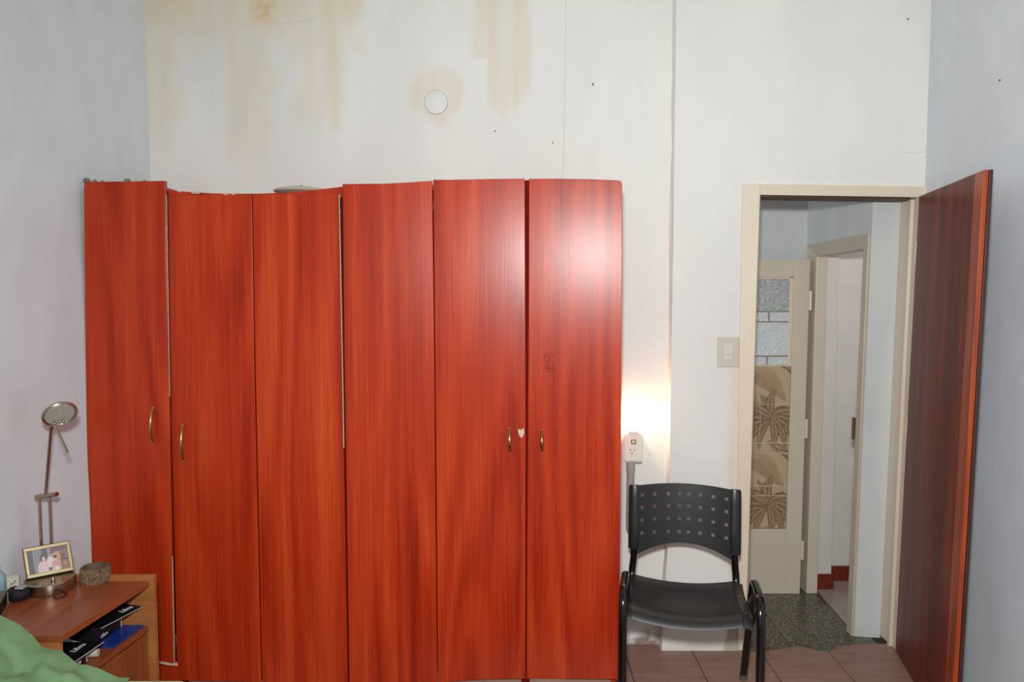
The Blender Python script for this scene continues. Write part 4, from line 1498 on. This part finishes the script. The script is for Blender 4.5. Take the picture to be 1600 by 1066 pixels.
m.tube([pa_, pa_ + (pb_ - pa_) * .92, pa_ + (pb_ - pa_) * .93, pb_], [0.0048, 0.0048, 0.0072, 0.0072], 10)
m.build('arm', M['nickel'], lampo, smooth=50)
hc = P(93.5, 648, yr - 0.04)
to_cam = (Vector((0, 0, CAMZ)) - hc).normalized()
nrm_h = (to_cam + Vector((0.25, 0.15, -0.95))).normalized()
q_ = nrm_h.to_track_quat('Z', 'Y').to_matrix()
m = MB()
HR = 0.053
m.lathe([(0.012, -0.024), (HR * .75, -0.018), (HR * .97, -0.006), (HR, 0.0), (HR * .96, 0.003), (HR * .90, 0.001), (HR * .86, -0.002), (0.003, -0.002)], hc, n=40, mat=q_)
head = m.build('head', M['nickel'], lampo, smooth=45)
m = MB(); m.lathe([(HR * .84, -0.001), (HR * .8, 0.002), (0.004, 0.003)], hc, n=36, mat=q_); m.build('lens', M['lampglass'], head, smooth=45)
for px, py in ((85.5, 661), (99, 658)):
    q = P(px, py, yr - 0.055)
    m = MB(); m.lathe([(0.004, -0.004), (0.0045, 0.002), (0.002, 0.005)], q, n=10, mat=q_); m.build('clip', M['nickel'], head, smooth=50)
m = MB(); m.tube([P(85, 661, yr - 0.052), P(104, 703, yr - 0.075), P(104.2, 703.6, yr - 0.075), P(105.5, 708.5, yr - 0.077)], [0.003, 0.003, 0.0042, 0.0042], 10)
m.build('grip', M['nickel'], lampo, smooth=50)
q = Pz(83, 911, NZ0 + BH)
m = MB(); m.lathe([(0.0065, 0.0), (0.0065, 0.014), (0.005, 0.017)], (q.x, q.y, NZ0 + BH), n=16); m.build('dimmer_knob', M['nickel'], lampo, smooth=40)

# ------------------------------------------------------------------ photo frame leaning on the lamp base
zf_ = NZ0 + BH + 0.002
q0 = Pz(42, 906, zf_); q1 = Pz(116, 891.5, zf_)
T0 = P(34.5, 858, q0.y + 0.022); T1 = P(108, 844.5, q1.y + 0.022)
frm = thing('photo_frame', 'small framed family snapshot leaning against the rods of the nickel lamp', 'photo frame', tuple((q0 + q1) / 2))
nf_ = (q1 - q0).cross(T0 - q0).normalized()
if nf_.y > 0:
    nf_ = -nf_
def FQ(u, v, o):
    a = q0 + (q1 - q0) * u
    b = T0 + (T1 - T0) * u
    return a + (b - a) * v + nf_ * o
def fbar(u0, u1, v0, v1, o0, o1, name, mat, par):
    m = MB()
    m.hexa([FQ(u0, v0, o0), FQ(u1, v0, o0), FQ(u1, v1, o0), FQ(u0, v1, o0), FQ(u0, v0, o1), FQ(u1, v0, o1), FQ(u1, v1, o1), FQ(u0, v1, o1)])
    return m.build(name, mat, par, bevel=0.001)
fbar(0, 1, 0, 1, -0.010, 0.0, 'backing', M['framedark'], frm)
e, e2 = 0.075, 0.12
fbar(0.015, 0.985, 0.02, e2, 0, 0.006, 'moulding', M['gold'], frm)
fbar(0.015, 0.985, 1 - e2, 0.98, 0, 0.006, 'moulding', M['gold'], frm)
fbar(0.015, e, e2, 1 - e2, 0, 0.006, 'moulding', M['gold'], frm)
fbar(1 - e, 0.985, e2, 1 - e2, 0, 0.006, 'moulding', M['gold'], frm)
def photo(u, v):
    c = lin(150, 146, 158)
    if u < 0.13:
        c = lin(52, 56, 70)
    elif u < 0.36:
        c = mixc(lin(112, 116, 124), lin(140, 138, 146), 0.5 + 0.5 * math.sin(u * 90))
    elif u < 0.50:
        c = lin(70, 62, 68) if v > 0.25 else lin(110, 100, 104)
        c = mixc(c, lin(100, 90, 98), 0.5 + 0.5 * math.sin(u * 120))
    if u > 0.58 and v > 0.80:
        c = lin(116, 96, 98)
    if u > 0.66 and v <= 0.78:
        c = lin(196, 150, 112)
    if u > 0.80 and v <= 0.78:
        c = lin(150, 112, 100)
        if abs(v - 0.42) < 0.025 or u < 0.825:
            c = lin(80, 58, 54)
        if math.hypot((u - 0.89) / 0.035, (v - 0.58) / 0.10) < 1:
            c = lin(96, 80, 100)
        if math.hypot((u - 0.90) / 0.03, (v - 0.24) / 0.09) < 1:
            c = lin(186, 140, 116)
    def el(cx, cy, rx, ry):
        return math.hypot((u - cx) / rx, (v - cy) / ry)
    if el(0.56, 0.28, 0.13, 0.36) < 1:
        c = lin(214, 204, 206)
    if el(0.60, 0.72, 0.055, 0.14) < 1:
        c = lin(190, 140, 128)
    if el(0.605, 0.80, 0.055, 0.075) < 1:
        c = lin(120, 92, 86)
    if el(0.67, 0.22, 0.11, 0.26) < 1:
        c = lin(206, 150, 148)
    if el(0.67, 0.50, 0.045, 0.12) < 1:
        c = lin(222, 176, 164)
    if el(0.67, 0.58, 0.05, 0.06) < 1:
        c = lin(86, 66, 64)
    if el(0.68, 0.08, 0.07, 0.10) < 1:
        c = lin(214, 208, 204)
    if el(0.36, 0.14, 0.15, 0.34) < 1:
        c = lin(216, 186, 186)
    if el(0.37, 0.60, 0.075, 0.15) < 1:
        c = lin(52, 42, 42)
    if el(0.385, 0.55, 0.045, 0.13) < 1:
        c = lin(214, 172, 158)
    if el(0.52, 0.10, 0.05, 0.08) < 1:
        c = lin(120, 96, 96)
    return c
m = MB()
m.grid(lambda u, v: FQ(e + (1 - 2 * e) * u, e2 + (1 - 2 * e2) * v, 0.0015), 110, 66, col=photo)
m.build('snapshot', M['print'], frm)

# ------------------------------------------------------------------ log-slice bowl
bc = Pz(149.5, 908, NZ0)
bowl = thing('log_bowl', 'hollowed slice of bark-covered log on the nightstand', 'bowl', tuple(bc))
def wobf(q, j):
    return 1.0 + 0.06 * math.sin(2 * q + 0.6) + 0.035 * math.sin(5 * q) + (0.02 * math.sin(17 * q + j) if j < 4 else 0)
m = MB()
BRr = 0.0435
m.lathe([(BRr * .97, 0.0), (BRr * 1.02, 0.012), (BRr, 0.03), (BRr * 1.01, 0.046), (BRr * .96, 0.050), (BRr * .90, 0.049), (BRr * .6, 0.010)], bc, n=56, wob=wobf)
m.build('bark', M['bark'], bowl, smooth=50)
m = MB()
m.lathe([(BRr * .955, 0.0502), (BRr * .88, 0.0525), (BRr * .76, 0.051), (BRr * .70, 0.040), (BRr * .55, 0.016)], bc, n=56, wob=wobf, cap0=False)
m.build('hollow', M['cutwood'], bowl, smooth=40)
m = MB()
m.tube([bc + Vector((0.020, -0.024, 0.051)), bc + Vector((0.030, -0.030, 0.0505)), bc + Vector((0.036, -0.034, 0.046))], [0.004, 0.005, 0.004], 8)
m.build('notch', M['cutwood'], bowl, smooth=50)

# ------------------------------------------------------------------ odds and ends at the back of the nightstand
zt = NZ0
# white adaptor leaning on the wall
q = Pz(19, 926, zt)
ad = thing('adaptor', 'white plug adaptor standing against the left wall behind the navy pouch', 'adaptor', (q.x, q.y, zt))
def tilt_box(a, b, h, th, name, mat, par, bev=0.002, up=Vector((0, 0, 1))):
    dv = (b - a).normalized()
    nn_ = dv.cross(Vector((0, 0, 1)))
    if nn_.y < 0:
        nn_ = -nn_
    m = MB()
    m.hexa([a, b, b + nn_ * th, a + nn_ * th, a + up * h, b + up * h, b + nn_ * th + up * h, a + nn_ * th + up * h])
    return m.build(name, mat, par, bevel=bev)
a = Pz(6, 928, zt); b = Pz(32, 921, zt)
tilt_box(a, b, 0.052, 0.022, 'body', M['beige'], ad, 0.004)
a2, b2 = a + (b - a) * .08 + Vector((0, 0, 0.006)), a + (b - a) * .92 + Vector((0, 0, 0.006))
nn_ = (b - a).cross(Vector((0, 0, 1))).normalized()
if nn_.y > 0:
    nn_ = -nn_
tilt_box(a2 + nn_ * 0.003, b2 + nn_ * 0.003, 0.038, 0.004, 'face', M['white'], ad, 0.001)
for k in (0.42, 0.56, 0.66):
    c = a + (b - a) * k + nn_ * 0.0035 + Vector((0, 0, 0.026 + 0.006 * (k > .6)))
    m = MB(); m.tube([c - Vector((0.001, 0, 0.003)), c + Vector((0.001, 0, 0.003))], 0.0014, 6); m.build('slot', M['slot'], ad)
# navy pouch
q = Pz(25, 941, zt)
po = thing('pouch', 'dark navy soft pouch lying in front of the white adaptor', 'pouch', (q.x, q.y, zt))
m = MB()
def pouch(u, v):
    ph, th_ = 2 * PI * u, PI * v
    r = math.sin(th_) ** 0.6
    n_ = 1 + 0.18 * noise.noise(Vector((math.cos(ph) * 2, math.sin(ph) * 2, v * 3)))
    return (q.x + 0.034 * r * math.cos(ph) * n_, q.y + 0.012 + 0.030 * r * math.sin(ph) * n_, zt + 0.022 - 0.0215 * math.cos(th_) * (1.0 if v < 0.5 else n_))
m.grid(pouch, 24, 14)
m.build('body', M['navy'], po, smooth=60)
m = MB(); m.box(q.x + 0.004, q.x + 0.030, q.y - 0.012, q.y + 0.016, zt + 0.044, zt + 0.050); m.build('clasp', M['conduit'], po, bevel=0.002)
# pale blue bottle at the edge of the picture
q = Pz(-6, 936, zt)
q.x = max(q.x, xl_wall(q.y) + 0.026)
bt = thing('bottle', 'pale blue plastic bottle at the back of the nightstand beside the adaptor', 'bottle', (q.x, q.y, zt))
m = MB(); m.lathe([(0.021, 0), (0.023, 0.004), (0.023, 0.066), (0.020, 0.078), (0.010, 0.088), (0.009, 0.092)], (q.x, q.y, zt), n=24); m.build('body', M['bluebottle'], bt, smooth=40)
m = MB(); m.lathe([(0.011, 0.092), (0.011, 0.108), (0.009, 0.110)], (q.x, q.y, zt), n=20); m.build('cap', M['white'], bt, smooth=40)
# dark case at the left edge
ck = Pz(2, 972, zt)
cs = thing('case', 'dark olive box with a pale rim at the near left corner of the nightstand', 'case', (ck.x, ck.y, zt))
a = Pz(1, 966, zt); b = Pz(12, 945, zt)
dv = (b - a)
lft = Vector((-0.11, 0.0, 0))
lim_x = xl_wall(a.y) + 0.01
lft.x = max(lft.x, lim_x - a.x)
m = MB()
up = Vector((0, 0, 0.040))
m.hexa([a, b, b + lft, a + lft, a + up, b + up, b + lft + up, a + lft + up])
m.build('body', M['black_card'], cs, bevel=0.002)
m = MB()
a3, b3 = a + up, b + up
up2 = Vector((0, 0, 0.004))
m.hexa([a3, b3, b3 + lft, a3 + lft, a3 + up2, b3 + up2, b3 + lft + up2, a3 + lft + up2])
m.build('lid', M['khaki'], cs, bevel=0.001)
m = MB(); m.tube([a + Vector((0.001, 0, 0.002)), b + Vector((0.001, 0, 0.002)), b + up + Vector((0.001, 0, 0))], 0.0013, 6); m.build('rim', M['gold'], cs)
# lamp cable
m = MB()
pts = [Pz(44, 928, zt + .003), Pz(60, 932, zt + .003), Pz(80, 931, zt + .003), Pz(92, 926.5, zt + .003), Pz(101, 926, zt + .003), Pz(103.5, 929, zt + .003), Pz(98, 933, zt + .003), Pz(88, 935, zt + .003), Pz(84, 931, zt + .003)]
path = []
for i in range(len(pts) - 1):
    p0 = pts[max(i - 1, 0)]; p1 = pts[i]; p2 = pts[i + 1]; p3 = pts[min(i + 2, len(pts) - 1)]
    for k in range(5):
        t = k / 5
        path.append(0.5 * ((2 * p1) + (p2 - p0) * t + (2 * p0 - 5 * p1 + 4 * p2 - p3) * t * t + (3 * p1 - p0 - 3 * p2 + p3) * t ** 3))
m.tube(path, 0.0022, 8)
cb = m.build('cable', M['black_rubber'], loc=(pts[3].x, pts[3].y, zt), smooth=60)
cb['label'] = 'thin black cable loop lying at the foot of the lamp'
cb['category'] = 'cable'

# ------------------------------------------------------------------ bed with green quilt
bed = thing('bed', 'low bed with pale sheet under the green quilt at the lower left', 'bed', (-1.0, 1.5, 0))
XB0 = xl_wall(1.3) + 0.10
YF = nn.y - 0.035
m = MB(); m.box(XB0, 0.30, 0.85, YF - 0.03, 0.12, 0.28); m.build('base', M['bedwood'], bed, bevel=0.005)
m = MB(); m.box(XB0, P(285, 1062, YF).x + 0.02, 0.85, YF, 0.28, P(240, 1059.5, YF).z); m.build('mattress', M['pale'], bed, bevel=0.02)
for x in (XB0 + 0.08, 0.22):
    for y in (0.93, YF - 0.11):
        m = MB(); m.box(x - 0.03, x + 0.03, y - 0.03, y + 0.03, 0.0, 0.12); m.build('leg', M['bedwood'], bed)
quilt = MB()
SIL = [(-60, 945), (-20, 962), (0, 972), (15, 979), (35, 997), (48, 1014), (62, 1017), (78, 1019), (92, 1030), (104, 1041), (120, 1042), (140, 1048), (158, 1057), (172, 1063), (185, 1068), (215, 1082)]
qx0, qx1 = XB0 + 0.0, P(205, 1066, YF).x
zm = P(240, 1059.5, YF).z
def qtop(x, y):
    px = 800 + x * 1200 / YF
    zz = P(px, interp(px, SIL), YF - 0.02).z
    f = (YF - y) / (YF - 0.9)
    n_ = noise.noise(Vector((x * 7, y * 9, 1))) * 0.022 + abs(noise.noise(Vector((x * 14 + y * 9, y * 16 - x * 4, 3)))) * 0.034
    ed = sstep(0.0, 0.10, f)
    base = zz - 0.16 * sstep(0.1, 1.0, f) * sstep(0.56, 0.7, zz)
    return max(zm + 0.006, base + n_ * ed - 0.012 * ed)
def qfn(u, v):
    x = qx0 + (qx1 - qx0) * u
    y = 0.88 + (YF - 0.01 - 0.88) * v
    return (x, y, qtop(x, y))
quilt.grid(qfn, 90, 90)
n0 = len(quilt.v)
# skirt down to the mattress
loop = [(i / 90, 0) for i in range(91)] + [(1, j / 90) for j in range(1, 91)] + [(1 - i / 90, 1) for i in range(1, 91)] + [(0, 1 - j / 90) for j in range(1, 90)]
vs = []
for (u, v) in loop:
    p = qfn(u, v)
    vs.append(p); vs.append((p[0], p[1], zm + 0.002))
k = len(loop)
quilt.add(vs, [(2 * i, 2 * ((i + 1) % k), 2 * ((i + 1) % k) + 1, 2 * i + 1) for i in range(k)])
qo = quilt.build('quilt', M['green'], loc=((qx0 + qx1) / 2, 1.5, zm), smooth=70)
qo['label'] = 'rumpled green quilt heaped over the bed beside the nightstand'
qo['category'] = 'quilt'
